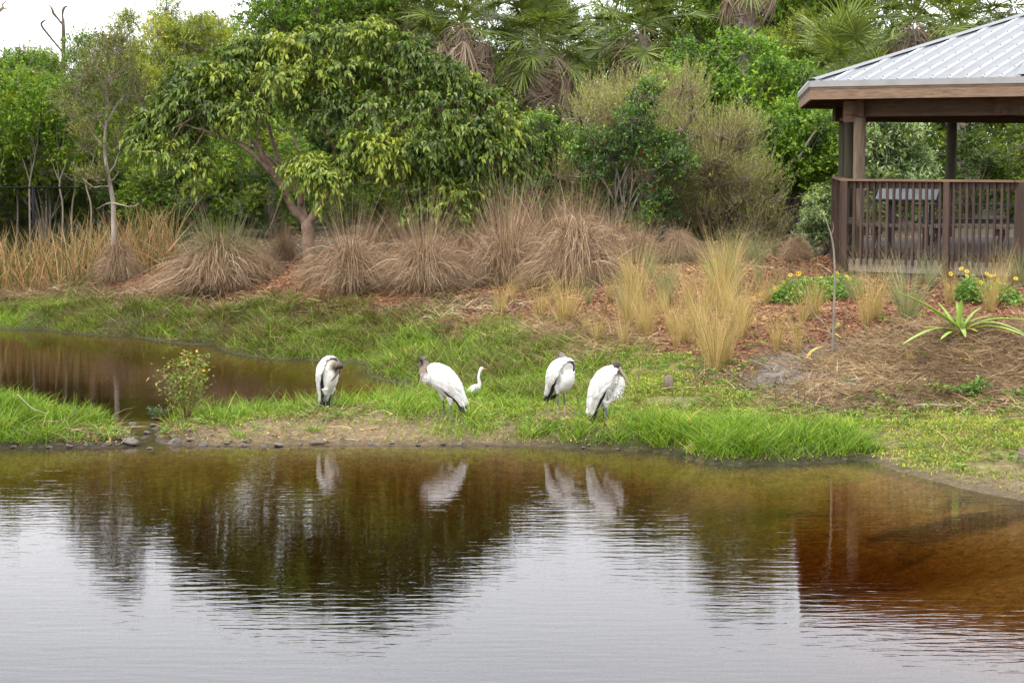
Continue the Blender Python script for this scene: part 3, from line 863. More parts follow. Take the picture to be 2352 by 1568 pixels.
def stems(mb, base_pts, lobes, r0, rg, fork=.4, kinks=.1):
    """curving limbs from the stems up into every lobe"""
    for c in lobes:
        b = base_pts[rg.integers(len(base_pts))]
        v = c[:3] - b
        m1 = b + v * np.array([.18, .18, fork]) + rg.standard_normal(3) * kinks
        m2 = b + v * np.array([.55, .55, .72]) + rg.standard_normal(3) * kinks
        limb(mb, [b, m1, m2, c[:3]], r0 * (.5 + .5 * rg.random()), .012, 6, 9)

def tree_meshes(name, lobes, base_pts, r0, leaf, rg, tw=30, lv=9, twigs=.35, fork=.4, twig_r=.007, trunk_pts=None, **kw):
    L, W = leaf
    V, F, R, B, E = crown(lobes, tw, lv, L, W, rg, **kw)
    cm = mk_mesh(name + '_crown', V, [F], {'rnd': ('FACE', 'FLOAT', R)})
    mb = MB()
    stems(mb, np.asarray(base_pts, float), lobes, r0, rg, fork)
    if trunk_pts is not None:
        for P, ra, rb in trunk_pts: limb(mb, P, ra, rb, 9)
    k = rg.random(len(B)) < twigs
    C = np.repeat(lobes[:, :3], tw, 0)
    v1, f1 = frusta(C[k], B[k], .012, twig_r * .8, 4); mb.add(v1, f1)
    v1, f1 = frusta(B[k], E[k], twig_r * .8, .002, 3); mb.add(v1, f1)
    return mb.mesh(name + '_trunk', True), cm

def place_tree(name, meshes, mats, loc, scale, rz, label, cat, group=None, extra=None):
    t = empty(name, loc, rz, scale)
    tag(t, label, cat, group)
    obj('trunk', meshes[0], mats[0], t); obj('crown', meshes[1], mats[1], t)
    return t

# ---- background tree shapes (8 m tall as modelled)
def bg_shape(seed, R, cz, nl, rl, leaf, tw, lv, z0=0.0, nb=3, shell=.4, **kw):
    rg = np.random.default_rng(seed)
    lobes = ell_lobes(nl, (0, 0, cz), R, *rl, rg, shell)
    lobes = lobes[lobes[:, 2] > .5]
    a = rg.random(nb) * 6.28
    base = np.stack([np.cos(a) * .25, np.sin(a) * .25, np.zeros(nb) - .1], 1)
    return tree_meshes('tree', lobes, base, .085, leaf, rg, tw, lv, **kw)

S_broad = [bg_shape(11, (2.3, 2.0, 3.4), 4.6, 38, (.6, 1.05), (.13, .062), 70, 12, nb=4), bg_shape(12, (2.5, 2.0, 3.2), 4.8, 38, (.6, 1.1), (.13, .062), 70, 12, nb=5)]
S_fine = [bg_shape(13, (2.2, 1.9, 3.5), 4.5, 44, (.5, .9), (.095, .040), 76, 13, up=.9, nb=4), bg_shape(14, (2.0, 1.8, 3.5), 4.5, 42, (.45, .85), (.095, .040), 78, 13, up=1.0, nb=3)]
S_big = [bg_shape(15, (3.2, 2.6, 3.2), 4.8, 44, (.7, 1.2), (.16, .068), 66, 11, nb=2, droop=.35)]
S_shrub = [bg_shape(16, (2.6, 2.0, 3.8), 3.6, 46, (.6, 1.0), (.135, .062), 60, 11, nb=6), bg_shape(17, (2.9, 2.1, 3.6), 3.6, 46, (.6, 1.0), (.135, .062), 58, 11, nb=6)]

def bg(px, top, Y, shape, mat, bark, label, wide=1.0, name='broadleaf_tree', cat='tree', group='trees of the wood behind the bank', rz=None, h0=8.0):
    p = hitY(px, Y)
    ztop = at(px, top, Y)[2]
    s = (ztop - p[2]) / h0
    if rz is None: rz = random.random() * 6.28
    t = place_tree(name, shape, (bark, mat), p, (s * wide, s * wide, s), rz, label, cat, group)
    return t

LB = 'leafy green tree with pale stems in the wood behind the black fence'
LY = 'yellowish green fine leaved tree between the spreading tree and the slender young tree'
LD = 'dark green understorey bush under the trees at the wood edge'
for i, (px, top, Y, w) in enumerate([(20, 95, 52, 1.0), (-120, 60, 55, 1.1), (150, 78, 53, .8), (95, 205, 49, .9), (205, 150, 51, .9), (-60, 230, 48.5, 1.0), (60, 130, 51, 1.0), (150, 200, 50, .9), (-270, 90, 53, 1.1), (-400, 70, 54, 1.1), (-330, 230, 49.5, 1.0)]):
    bg(px, top, Y, S_broad[i % 2], M_broad, M_bark_pale, LB, w, group='green trees behind the fence')
for i, (px, top, Y, w) in enumerate([(330, 5, 57, .75), (415, 0, 58.5, .75), (500, 15, 57, .7), (385, 110, 54, 1.0), (290, 130, 53, .95), (480, 140, 53.5, 1.0), (250, 60, 56, .8), (460, 40, 56, .8), (370, 40, 55.5, .9)]):
    bg(px, top, Y, S_fine[i % 2], M_yellow, M_bark_grey, LY, w, group='yellowish trees beside the spreading tree')
bg(85, 92, 62, S_fine[0], M_olive, M_bark_grey, 'greyish olive round headed tree against the sky beside the dead branches', .8)
LF = 'tall dark leaved tree far behind the spreading tree'
for px, top, Y, w, lx in [(640, -60, 66, .8, 'behind the left shoulder of the spreading tree'), (770, -90, 68, .9, 'behind the middle of the spreading tree top'), (900, -70, 70, .9, 'between the spreading tree top and the skirted palms')]:
    bg(px, top, Y, S_big[0], M_broad, M_bark_dark, 'tall dark leaved tree ' + lx, w, group='dark trees far behind the spreading tree')
LL = 'bright lime green tree showing between the palms'
for px, top, Y, w, lx in [(1150, -20, 78, .9, 'showing between the grey skirted palm and the fan palm'), (1330, -20, 80, 1.0, 'behind the fan palm and its small neighbour'), (1010, 30, 76, .9, 'between the two skirted palms')]:
    bg(px, top, Y, S_broad[0], M_lime, M_bark_grey, 'bright lime green tree ' + lx, w, group='lime trees behind the palms')
LT = 'tall airy tree rising out of the top behind the bare palm trunk'
for px, top, Y, w, lx in [(1560, -180, 74, .75, 'between the yellowing palm and the bare palm trunk'), (1740, -260, 72, .8, 'directly behind the bare criss crossed palm trunk'), (1900, -160, 70, .75, 'above the low fresh green palm')]:
    bg(px, top, Y, S_big[0], M_broad, M_bark_grey, 'tall airy tree ' + lx, w, group='tall trees behind the palm trunk')
LO = 'grey olive tree with thin foliage left of the pavilion roof'
for px, top, Y, w, lx in [(1810, 40, 62, .8, 'next to the bare palm trunk'), (1880, 110, 60, .8, 'half behind the low fresh green palm')]:
    bg(px, top, Y, S_fine[1], M_olive, M_bark_grey, 'thin grey olive tree ' + lx, w, group='grey olive trees by the pavilion roof')
LR = 'dense green tree in the wood behind the pavilion'
for i, (px, top, Y, w, lx) in enumerate([(2020, 40, 66, 1.0, 'green tree between the low palm and the pale skirted palm'), (2180, 20, 68, 1.1, 'dark green tree behind the pale skirted palm'), (2340, 30, 66, 1.1, 'green tree rising behind the pavilion roof ridge'), (2480, 0, 64, 1.1, 'dark green tree beyond the pavilion\'s far end')]):
    bg(px, top, Y, S_broad[i % 2], M_dark if i % 2 else M_broad, M_bark_dark, lx, w, group='trees behind the pavilion')
# wood-edge bushes that close the view below the crowns
for i, (px, top, Y, w) in enumerate([(10, 350, 49.5, 1.5), (-130, 350, 49.5, 1.5), (-280, 340, 50, 1.5), (-420, 340, 50, 1.5), (130, 330, 50.5, 1.4), (250, 330, 49.5, 1.3), (350, 300, 48, 1.4), (450, 300, 47, 1.3), (545, 290, 47, 1.2), (620, 330, 46.5, 1.2), (700, 300, 49, 1.3),
                                      (790, 370, 46, 1.2), (870, 330, 47.5, 1.2), (960, 320, 46, 1.1), (580, 200, 52, 1.2), (700, 180, 54, 1.2), (820, 200, 54, 1.2), (940, 200, 55, 1.2), (1040, 230, 53, 1.2)]):
    bg(px, top, Y, S_shrub[i % 2], M_dark if i % 3 else M_broad, M_bark_grey, LD, w, 'understorey_bush', 'bush', 'understorey bushes at the wood edge')
LDR = 'dark green bush seen under the pavilion roof'
for i, (px, top, Y, w, lx) in enumerate([(2130, 250, 56, 1.2, 'beside the silvery bush'), (2230, 270, 55, 1.2, 'behind the pavilion\'s far round post'), (2330, 250, 56, 1.3, 'past the far round post'), (2440, 240, 56, 1.3, 'beyond the pavilion\'s far end'), (1985, 250, 57, 1.2, 'between the two round posts at the near corner')]):
    bg(px, top, Y, S_shrub[i % 2], M_dark, M_bark_dark, 'dark green bush under the pavilion roof ' + lx, w, 'understorey_bush', 'bush', 'bushes under the pavilion roof')
LG = 'low grey green bush closing the gap under the feathery bushes'
for i, (px, top, Y, w) in enumerate([(1260, 440, 47, 1.3), (1350, 430, 47.5, 1.3), (1450, 440, 48, 1.3), (1560, 420, 47.5, 1.3), (1660, 420, 47, 1.3), (1760, 430, 48.5, 1.3), (1860, 420, 49.5, 1.2), (1720, 470, 45.5, 1.1), (1600, 480, 45.5, 1.1), (1330, 490, 45.5, 1.1)]):
    bg(px, top, Y, S_shrub[i % 2], M_broad if i % 2 else M_olive, M_bark_grey, LG, w, 'low_bush', 'bush', 'low bushes under the feathery bushes')
LM = 'green bush at the palms\' feet behind the feathery bush'
for i, (px, top, Y, w) in enumerate([(1090, 270, 56, 1.2), (1200, 290, 55, 1.2), (1330, 275, 60, 1.2), (1450, 190, 60, 1.3), (1600, 150, 60, 1.3), (1280, 90, 76, 1.6), (1500, 40, 77, 1.5), (1080, 90, 76, 1.5)]):
    bg(px, top, Y, S_shrub[(i + 1) % 2], M_lime if i % 2 else M_broad, M_bark_grey, LM, w, 'understorey_bush', 'bush', 'bushes at the palms\' feet')

# ---- bush with its own lobes in picture columns
def bush(name, spec, Y, base, leaf, mat, bark, label, seed, tw, lv, depth=.8, r=(.35, .6), r0=.03, fill=0, berries=0, cat='bush', extra_trunk=None, **kw):
    """spec: (px, py, radius px) lobes at about distance Y; base: (px) of the stems"""
    rg = np.random.default_rng(seed)
    o = hitY(base, Y)
    k = ppm(Y)
    L = []
    for px, py, rp in spec:
        p = at(px, py, Y + rg.uniform(-depth, depth)); L.append((*(p - o), rp / k))
    L = np.array(L)
    if fill:
        i = rg.integers(len(L), size=fill); j = rg.integers(len(L), size=fill); t = rg.random((fill, 1))
        M = L[i] * (1 - t) + L[j] * t
        M[:, 1] += rg.uniform(-depth, depth, fill)
        L = np.concatenate([L, M])
    a = rg.random(5) * 6.28
    bp = np.stack([np.cos(a) * .12, np.sin(a) * .12, np.full(5, -.05)], 1)
    ms = tree_meshes(name, L, bp, r0, leaf, rg, tw, lv, trunk_pts=extra_trunk, **kw)
    t = place_tree(name, ms, (bark, mat), o, None, 0, label, cat)
    if berries:
        idx = rg.integers(len(L), size=berries)
        d = unit(rg.standard_normal((berries, 3)) + np.array([0, -.8, -.1]))
        c = L[idx, :3] + d * L[idx, 3:4] * .95
        m = 9
        P = np.repeat(c, m, 0) + rg.standard_normal((berries * m, 3)) * .03
        mb = MB()
        ico_v = np.array([(1, 0, 0), (-1, 0, 0), (0, 1, 0), (0, -1, 0), (0, 0, 1), (0, 0, -1)], float) * .014
        ico_f = np.array([(0, 2, 4), (2, 1, 4), (1, 3, 4), (3, 0, 4), (2, 0, 5), (1, 2, 5), (3, 1, 5), (0, 3, 5)])
        VV = (P[:, None] + ico_v[None]).reshape(-1, 3)
        FF = (np.arange(len(P))[:, None, None] * 6 + ico_f[None]).reshape(-1, 3)
        mb.add(VV, [FF])
        b = mb.build('berries', M_berry, t); b['kind'] = 'stuff'
    return t

# feathery brown-olive bush in the middle
rg = np.random.default_rng(40)
spec = []
for k in range(112):
    a, q = rg.uniform(0, math.pi), rg.random() ** .5
    spec.append((1485 + 232 * q * math.cos(a), 520 - 345 * q * math.sin(a), 36 + 14 * rg.random()))
bush('feathery_bush', spec, 44.5, 1480, (.05, .015), M_salt, M_twig, 'big rounded feathery bush of brownish olive twigs at the wood edge', 41, 48, 15, 1.1, up=1.6, twl=.5, droop=-.1, twigs=.6, spread=.5, fork=.55, twig_r=.006)
spec = []
for k in range(46):
    a, q = rg.uniform(-.1, math.pi + .1), rg.random() ** .5
    spec.append((1690 + 95 * q * math.cos(a), 560 - 260 * q * math.sin(a), 34 + 12 * rg.random()))
bush('feathery_bush', spec, 44, 1650, (.05, .015), M_salt, M_twig, 'smaller feathery brownish bush with bare arching stems beside the berry bush', 42, 46, 14, .8, up=1.5, twl=.5, droop=-.1, twigs=.7, spread=.5, fork=.5, twig_r=.006)
# holly-like bush with red berries
spec = [(1470, 240, 30), (1490, 215, 22), (1450, 275, 26), (1475, 285, 28), (1440, 310, 24), (1360, 330, 32), (1395, 335, 34), (1330, 350, 24), (1430, 340, 34), (1470, 330, 34), (1510, 330, 30), (1550, 345, 32), (1570, 380, 28), (1530, 375, 30),
        (1400, 370, 28), (1350, 385, 26), (1460, 360, 24), (1540, 400, 26), (1400, 410, 28), (1370, 430, 24), (1500, 455, 30), (1460, 480, 30), (1420, 470, 26), (1530, 480, 26), (1380, 480, 26), (1490, 510, 24), (1440, 530, 22)]
bush('berry_bush', spec, 42.4, 1421, (.085, .034), M_holly, M_bark_grey, 'dark glossy bush with red berries in front of the feathery bush', 43, 60, 10, .45, up=.8, twl=.24, berries=26, droop=0, r0=.02)
spec = [(1000, 350, 36), (1040, 330, 36), (1090, 310, 40), (1130, 290, 36), (1170, 300, 40), (1210, 310, 40), (1250, 300, 40), (1050, 400, 44), (1110, 380, 44), (1170, 370, 46), (1230, 370, 44), (1280, 360, 40), (1300, 320, 30), (1080, 450, 44),
        (1150, 440, 46), (1220, 440, 46), (1280, 430, 44), (1310, 480, 40), (1120, 500, 40), (1190, 500, 42), (1250, 500, 40), (1050, 490, 36), (1150, 330, 34), (1010, 430, 40)]
bush('berry_bush', spec, 44.5, 1150, (.095, .04), M_holly, M_bark_grey, 'dark green bush with red berries just behind the spreading tree', 44, 70, 10, .8, up=.6, twl=.28, berries=22, fill=8)
# bright round-leaved shrubs
spec = []
for k in range(60):
    a, q = rg.uniform(0, math.pi), rg.random() ** .5
    spec.append((1690 + 230 * q * math.cos(a), 330 - 230 * q * math.sin(a), 34 + 14 * rg.random()))
bush('round_leaved_shrub', spec, 51, 1690, (.10, .062), M_cocoa, M_bark_grey, 'large bright green round leaved shrub rising behind the feathery bushes', 45, 52, 11, 1.3, up=.7, twl=.3, fill=16, droop=.05)
spec = []
for k in range(50):
    a, q = rg.uniform(-.6, math.pi + .2), rg.random() ** .5
    spec.append((1830 + 105 * q * math.cos(a), 420 - 170 * q * math.sin(a), 32 + 12 * rg.random()))
bush('round_leaved_shrub', spec, 47, 1830, (.095, .055), M_cocoa, M_bark_grey, 'tall green shrub with a slanting bare branch against the pavilion corner', 46, 60, 11, .9, up=.6, twl=.3, fill=10, droop=.05,
     extra_trunk=[([at(1770, 520, 46.3) - hitY(1830, 47), at(1800, 430, 46.2) - hitY(1830, 47), at(1860, 320, 46.0) - hitY(1830, 47), at(1890, 285, 46.0) - hitY(1830, 47)], .04, .02)])
spec = [(1880, 470, 26), (1900, 455, 20), (1895, 500, 24), (1870, 510, 22), (1905, 480, 22), (1890, 530, 22), (1862, 540, 20)]
bush('silvery_bush', spec, 39.5, 1888, (.10, .03), M_silver, M_bark_grey, 'small silvery green bush beside the pavilion railing corner', 47, 60, 10, .3, up=.6, twl=.25)
spec = [(2030, 310, 34), (2060, 290, 30), (2085, 320, 34), (2050, 345, 38), (2090, 365, 36), (2110, 385, 30), (2020, 370, 34), (2060, 395, 36), (2100, 410, 34), (2015, 420, 34), (2060, 440, 36), (2110, 440, 34), (2080, 480, 36), (2030, 480, 36), (2000, 330, 26), (1995, 270, 22)]
bush('silvery_bush', spec, 50, 2060, (.125, .04), M_silver, M_bark_grey, 'tall silvery green bush with narrow leaves seen between the pavilion posts', 48, 90, 10, .6, up=.7, twl=.3, berries=10, droop=0)

# ---- the spreading tree on the bank
TY = 38.9
to = hitY(710, TY)
rg = np.random.default_rng(50)
front = [(520, 140, 48), (590, 115, 46), (660, 105, 44), (730, 95, 46), (800, 80, 44), (850, 75, 38), (910, 105, 44), (960, 120, 40), (1010, 150, 42), (1070, 205, 40), (1120, 240, 42), (1165, 285, 40), (1195, 330, 38), (1180, 385, 40), (1130, 350, 44), (1060, 300, 46),
         (440, 195, 42), (400, 235, 42), (355, 275, 36), (325, 315, 32), (370, 345, 36), (420, 300, 46), (470, 250, 50), (540, 200, 50), (560, 260, 46), (640, 180, 50), (720, 170, 50), (800, 160, 48), (880, 180, 48), (960, 215, 50), (1010, 250, 48),
         (700, 245, 38), (780, 240, 44), (850, 250, 46), (920, 290, 44), (980, 330, 44), (820, 330, 34), (880, 340, 36), (940, 390, 38), (1010, 400, 44), (1070, 380, 44), (1090, 430, 40), (1040, 450, 42), (1000, 490, 40),
         (700, 385, 38), (740, 410, 36), (790, 395, 34), (960, 460, 36), (1060, 490, 34), (450, 375, 30), (1110, 300, 40), (500, 180, 40)]
ct = at(750, 300, TY)
L = []
for px, py, rp in front:
    u = (px - 750) / 440.0
    dep = math.sqrt(max(.05, 1 - u * u)) * 2.6
    lowness = np.clip((py - 80) / 330, 0, 1)
    p = at(px, py, TY - dep * (.25 + .6 * lowness) * rg.uniform(.5, 1.0) + .4)
    L.append((*(p - to), rp / ppm(TY) * rg.uniform(.95, 1.15)))
for k in range(22):
    a = rg.random() * 6.28; q = rg.random() ** .5
    x_, y_ = math.cos(a) * q * 3.3, abs(math.sin(a)) * q * 2.7
    p = at(750, 300, TY) + np.array([x_, y_, 1.6 * math.sqrt(max(0, 1 - q * q)) + rg.uniform(-.4, .35)])
    L.append((*(p - to), rg.uniform(.35, .5)))
L = np.array(L)
L[:, 3] *= .92
V, F, R, B, E = crown(L, 66, 10, .108, .054, rg, droop=.8, up=.1, flat=.55, twl=.34, spread=.75, tone=(.15, .10, .17))
cm = mk_mesh('spreading_crown', V, [F], {'rnd': ('FACE', 'FLOAT', R)})
def tp(px, py, dy=0.0): return at(px, py, TY + (dy * .45 if dy < 0 else dy)) - to
mb = MB()
limb(mb, [np.array([.03, 0, -.15]), tp(709, 560), tp(707, 530), tp(704, 505)], np.interp(np.linspace(0, 1, 16), [0, .22, .8, .92, 1], [.165, .122, .122, .118, .095]), 0, 12, 16)
LIMBS = [([(708, 535, 0), (700, 508, 0), (680, 488, -.05), (664, 462, -.15), (652, 435, -.3), (618, 392, -.5), (572, 345, -.8), (520, 318, -1.0), (470, 300, -1.2), (420, 285, -1.3)], .10, .015),
         ([(660, 450, -.2), (636, 400, .1), (600, 350, .3), (560, 300, .2), (520, 265, -.2), (480, 240, -.5)], .06, .014),
         ([(652, 436, -.3), (662, 418, -.1), (656, 400, .2), (640, 380, .5), (600, 345, .9), (540, 320, 1.2)], .05, .014),
         ([(707, 535, .02), (702, 506, .05), (693, 480, .1), (690, 455, .2), (678, 430, .4), (655, 395, .5), (632, 340, .6), (610, 270, .8), (590, 200, .6), (570, 150, .4)], .095, .014),
         ([(690, 462, .2), (700, 440, .3), (724, 418, .4), (752, 400, .5), (770, 350, .4), (745, 290, .2), (760, 220, 0), (780, 160, 0)], .06, .014),
         ([(692, 470, 0), (696, 440, -.3), (700, 420, -.5), (690, 360, -.8), (670, 300, -.9), (660, 240, -.8)], .05, .012),
         ([(708, 535, 0), (713, 508, 0), (722, 490, .0), (738, 460, -.1), (752, 445, -.2), (790, 420, -.4), (830, 398, -.6), (880, 360, -.9), (940, 320, -1.2), (1010, 290, -1.3), (1080, 270, -1.2)], .10, .014),
         ([(752, 445, -.2), (800, 415, .2), (850, 370, .6), (900, 310, 1.0), (940, 250, 1.0)], .05, .014),
         ([(775, 428, -.3), (840, 412, -.8), (880, 415, -1.1), (920, 430, -1.4), (970, 425, -1.6), (1030, 410, -1.7)], .04, .012),
         ([(780, 424, -.3), (850, 408, -.5), (900, 418, -.7), (950, 412, -.9), (1050, 380, -.9), (1130, 350, -.8)], .035, .012),
         ([(846, 385, -.6), (870, 330, -.5), (890, 250, -.3), (900, 180, 0), (880, 130, .2)], .04, .012),
         ([(760, 400, .5), (800, 330, 1.0), (850, 250, 1.4), (900, 180, 1.5)], .04, .012),
         ([(612, 385, -.5), (590, 320, -1.2), (600, 260, -1.6), (640, 210, -1.7)], .035, .012),
         ([(560, 300, .2), (545, 230, .1), (530, 170, .2)], .03, .01),
         ([(655, 440, -.35), (640, 470, -.5), (625, 510, -.6), (606, 548, -.7)], .014, .006)]
mbl = MB()
for iL, (P, ra, rb) in enumerate(LIMBS):
    limb(mb if iL in (0, 3, 6) and False else mbl, [tp(*p) for p in P], ra, rb, 8, 3 * len(P) + 3, .006, rg)
tips = np.array([tp(*p) for P, _, _ in LIMBS[:-1] for p in P[2:]])
for c in L:
    d = np.linalg.norm(tips - c[:3], axis=1)
    j = np.argmin(d + rg.random(len(d)) * .3)
    a_, b_ = tips[j], c[:3]
    limb(mbl, [a_, (a_ + b_) / 2 + rg.standard_normal(3) * .06 + np.array([0, 0, -.05]), b_], .018, .008, 5, 6)
k = rg.random(len(B)) < .3
C_ = np.repeat(L[:, :3], 66, 0)
v1, f1 = frusta(C_[k], B[k], .008, .004, 4); mbl.add(v1, f1)
v1, f1 = frusta(B[k], E[k], .004, .002, 3); mbl.add(v1, f1)
sprt = place_tree('spreading_tree', (mb.mesh('spreading_trunk', True), cm), (M_bark_red, M_gloss), to, None, 0, 'broad spreading tree with forked coppery trunk and drooping glossy leaves on the bank', 'tree')
mbl.build('limbs', M_bark_limb, sprt, True)

# ---- slender young tree at the left
YY = 42.3
yo = hitY(262, YY)
def yp(px, py, dy=0.0): return at(px, py, YY + dy) - yo
rg = np.random.default_rng(60)
mb = MB()
limb(mb, [np.array([0, 0, -.1]), yp(261, 520), yp(260, 470), yp(254, 430), yp(246, 390), yp(240, 340), yp(243, 290), yp(246, 240), yp(248, 190)], np.interp(np.linspace(0, 1, 30), [0, .3, .7, 1], [.058, .046, .032, .012]), 0, 9, 30)
LB2 = [[(254, 430), (235, 428, -.2), (215, 430, -.3), (190, 410, -.3)], [(248, 400), (262, 380, .1), (275, 350, .3), (300, 330, .3)], [(258, 465), (275, 470, -.2), (300, 475, -.3), (318, 468, -.3)], [(258, 465), (240, 470, .1), (222, 480, .2)],
       [(240, 345), (215, 310, -.1), (195, 280, -.3), (170, 250, -.3)], [(243, 290), (262, 250, .1), (285, 220, .2), (300, 180, .2)], [(243, 300), (225, 270, .2), (205, 230, .4), (190, 180, .3)], [(246, 240), (240, 200, -.2), (225, 160, -.2), (215, 120, -.2)],
       [(248, 200), (262, 160, 0), (270, 120, 0), (275, 95, 0)], [(247, 210), (248, 160, .1), (245, 110, .1)], [(252, 420), (262, 410, -.1), (272, 395, -.1)]]
for P in LB2: limb(mb, [yp(*p) for p in P], .022, .006, 5, 12, .004, rg)
spec = [(150, 235, 26), (175, 205, 30), (200, 175, 32), (220, 145, 30), (250, 130, 32), (275, 120, 28), (290, 160, 32), (310, 195, 30), (325, 230, 26), (260, 180, 32), (230, 200, 32), (195, 240, 30), (285, 230, 30), (250, 240, 28), (170, 270, 26), (220, 270, 24),
        (300, 270, 26), (330, 265, 22), (190, 310, 20), (290, 325, 24), (310, 345, 22), (240, 385, 18), (190, 412, 14), (225, 410, 14), (200, 345, 16), (270, 345, 18), (280, 95, 18), (245, 100, 20)]
L2 = np.array([(*(at(a_, b_, YY + rg.uniform(-.6, .6)) - yo), c_ / ppm(YY)) for a_, b_, c_ in spec])
V, F, R, B, E = crown(L2, 56, 11, .062, .021, rg, droop=0, up=1.1, twl=.26, spread=.6)
cm = mk_mesh('young_crown', V, [F], {'rnd': ('FACE', 'FLOAT', R)})
C_ = np.repeat(L2[:, :3], 56, 0)
k = rg.random(len(B)) < .5
v1, f1 = frusta(C_[k], B[k], .006, .004, 4); mb.add(v1, f1)
v1, f1 = frusta(B[k], E[k], .004, .0015, 3); mb.add(v1, f1)
M_young = lm('young_tree_leaves', (.07, .08, .025), (.13, .15, .04), (.20, .215, .055), (.32, .26, .11), .6, .25, 0, .25)
t = place_tree('young_tree', (mb.mesh('young_trunk', True), cm), (M_bark_pale, M_young), yo, None, 0, 'slender young tree with pale trunk and sparse olive crown standing in the reeds', 'tree')

# ---- thin pale stems in front of the wood at the left
for i, (px, topy, Yt) in enumerate([(-10, 250, 47.6), (35, 215, 48.4), (70, 300, 47.4), (112, 235, 48.8), (165, 260, 48.0), (205, 330, 47.2), (140, 330, 47.4)]):
    rg = np.random.default_rng(200 + i)
    o = hitY(px, Yt)
    q_ = lambda a_, b_, dy=0.0: at(px + a_, b_, Yt + dy) - o
    mb = MB()
    main = [np.array([0, 0, -.1]), q_(rg.uniform(-6, 6), 480), q_(rg.uniform(-14, 14), 420), q_(rg.uniform(-16, 16), 360), q_(rg.uniform(-22, 22), (360 + topy) / 2), q_(rg.uniform(-26, 26), topy)]
    limb(mb, main, .026, .008, 6, 22)
    lob = [(*main[-1], .3)]
    for k in range(6):
        b_ = main[2 + k % 3]
        e = b_ + np.array([rg.uniform(-.6, .6), rg.uniform(-.3, .3), rg.uniform(.5, 1.3)])
        limb(mb, [b_, (b_ + e) / 2 + rg.standard_normal(3) * .06, e], .013, .005, 5, 9)
        lob.append((*e, rg.uniform(.22, .36)))
    V, F, R, B, E = crown(np.array(lob), 26, 9, .10, .045, rg, up=.8, twl=.3)
    t = empty('thin_stemmed_tree', o); tag(t, 'thin pale forked stem with sparse leaves in front of the wood by the fence', 'tree', 'thin pale stemmed trees by the fence')
    mb.build('trunk', M_bark_grey, t, True)
    obj('crown', mk_mesh('thin_crown', V, [F], {'rnd': ('FACE', 'FLOAT', R)}), M_broad, t)

# ---- dead snag behind the left trees
SY = 60.0
so = hitY(140, SY)
def sp_(px, py): return at(px, py, SY) - so
mb = MB()
limb(mb, [np.array([0, 0, -.1]), sp_(142, 300), sp_(146, 120), sp_(145, 44)], .10, .05, 8)
limb(mb, [sp_(146, 60), sp_(132, 42), sp_(123, 31), sp_(119, 20), sp_(110, 9)], np.interp(np.linspace(0, 1, 16), [0, .6, 1], [.03, .045, .008]), 0, 7, 16)
limb(mb, [sp_(145, 48), sp_(143.7, 31), sp_(148, 18), sp_(159, 13.7)], np.interp(np.linspace(0, 1, 14), [0, .6, 1], [.03, .045, .008]), 0, 7, 14)
limb(mb, [sp_(144, 120), sp_(115, 85), sp_(95, 57), sp_(107, 45)], np.interp(np.linspace(0, 1, 14), [0, .8, 1], [.03, .04, .015]), 0, 7, 14)
t = empty('dead_tree', so); tag(t, 'dead grey tree with two bare curved tips against the sky', 'tree')
mb.build('trunk', M_bark_dark, t, True)
so2 = hitY(-20, 57)
mb = MB()
def sq(px, py): return at(px, py, 57) - so2
limb(mb, [np.array([0, 0, -.1]), sq(-24, 200), sq(-14, 60), sq(0, 24), sq(7, 18), sq(5.5, 11), sq(14, 2), sq(12, -12)], .07, .01, 7)
limb(mb, [sq(1, 24), sq(9, 20), sq(14, 22), sq(16, 17)], .04, .01, 6)
t = empty('dead_tree', so2); tag(t, 'bare crooked dead branch tree at the wood edge by the fence end', 'tree')
mb.build('trunk', M_bark_grey, t, True)
# ------------------------------------------------------------------ palms
M_frond = leaf_mat('palm_fronds', [(0, (.07, .105, .02)), (.5, (.17, .22, .05)), (.85, (.32, .36, .10)), (.95, (.42, .34, .10)), (1, (.55, .36, .08))], .5, .28, (1.1, 1.1, .5), .5, .15)
M_dead = leaf_mat('dead_fronds', [(0, (.18, .125, .08)), (.5, (.38, .295, .215)), (1, (.66, .57, .47))], .75, .2, (1, .9, .75), .3, .15)
M_palmtrunk = rough_mat('palm_trunk', (.09, .07, .05), (.25, .20, .155), 10, stretch=(1, 1, .6), c3=(.36, .30, .24))

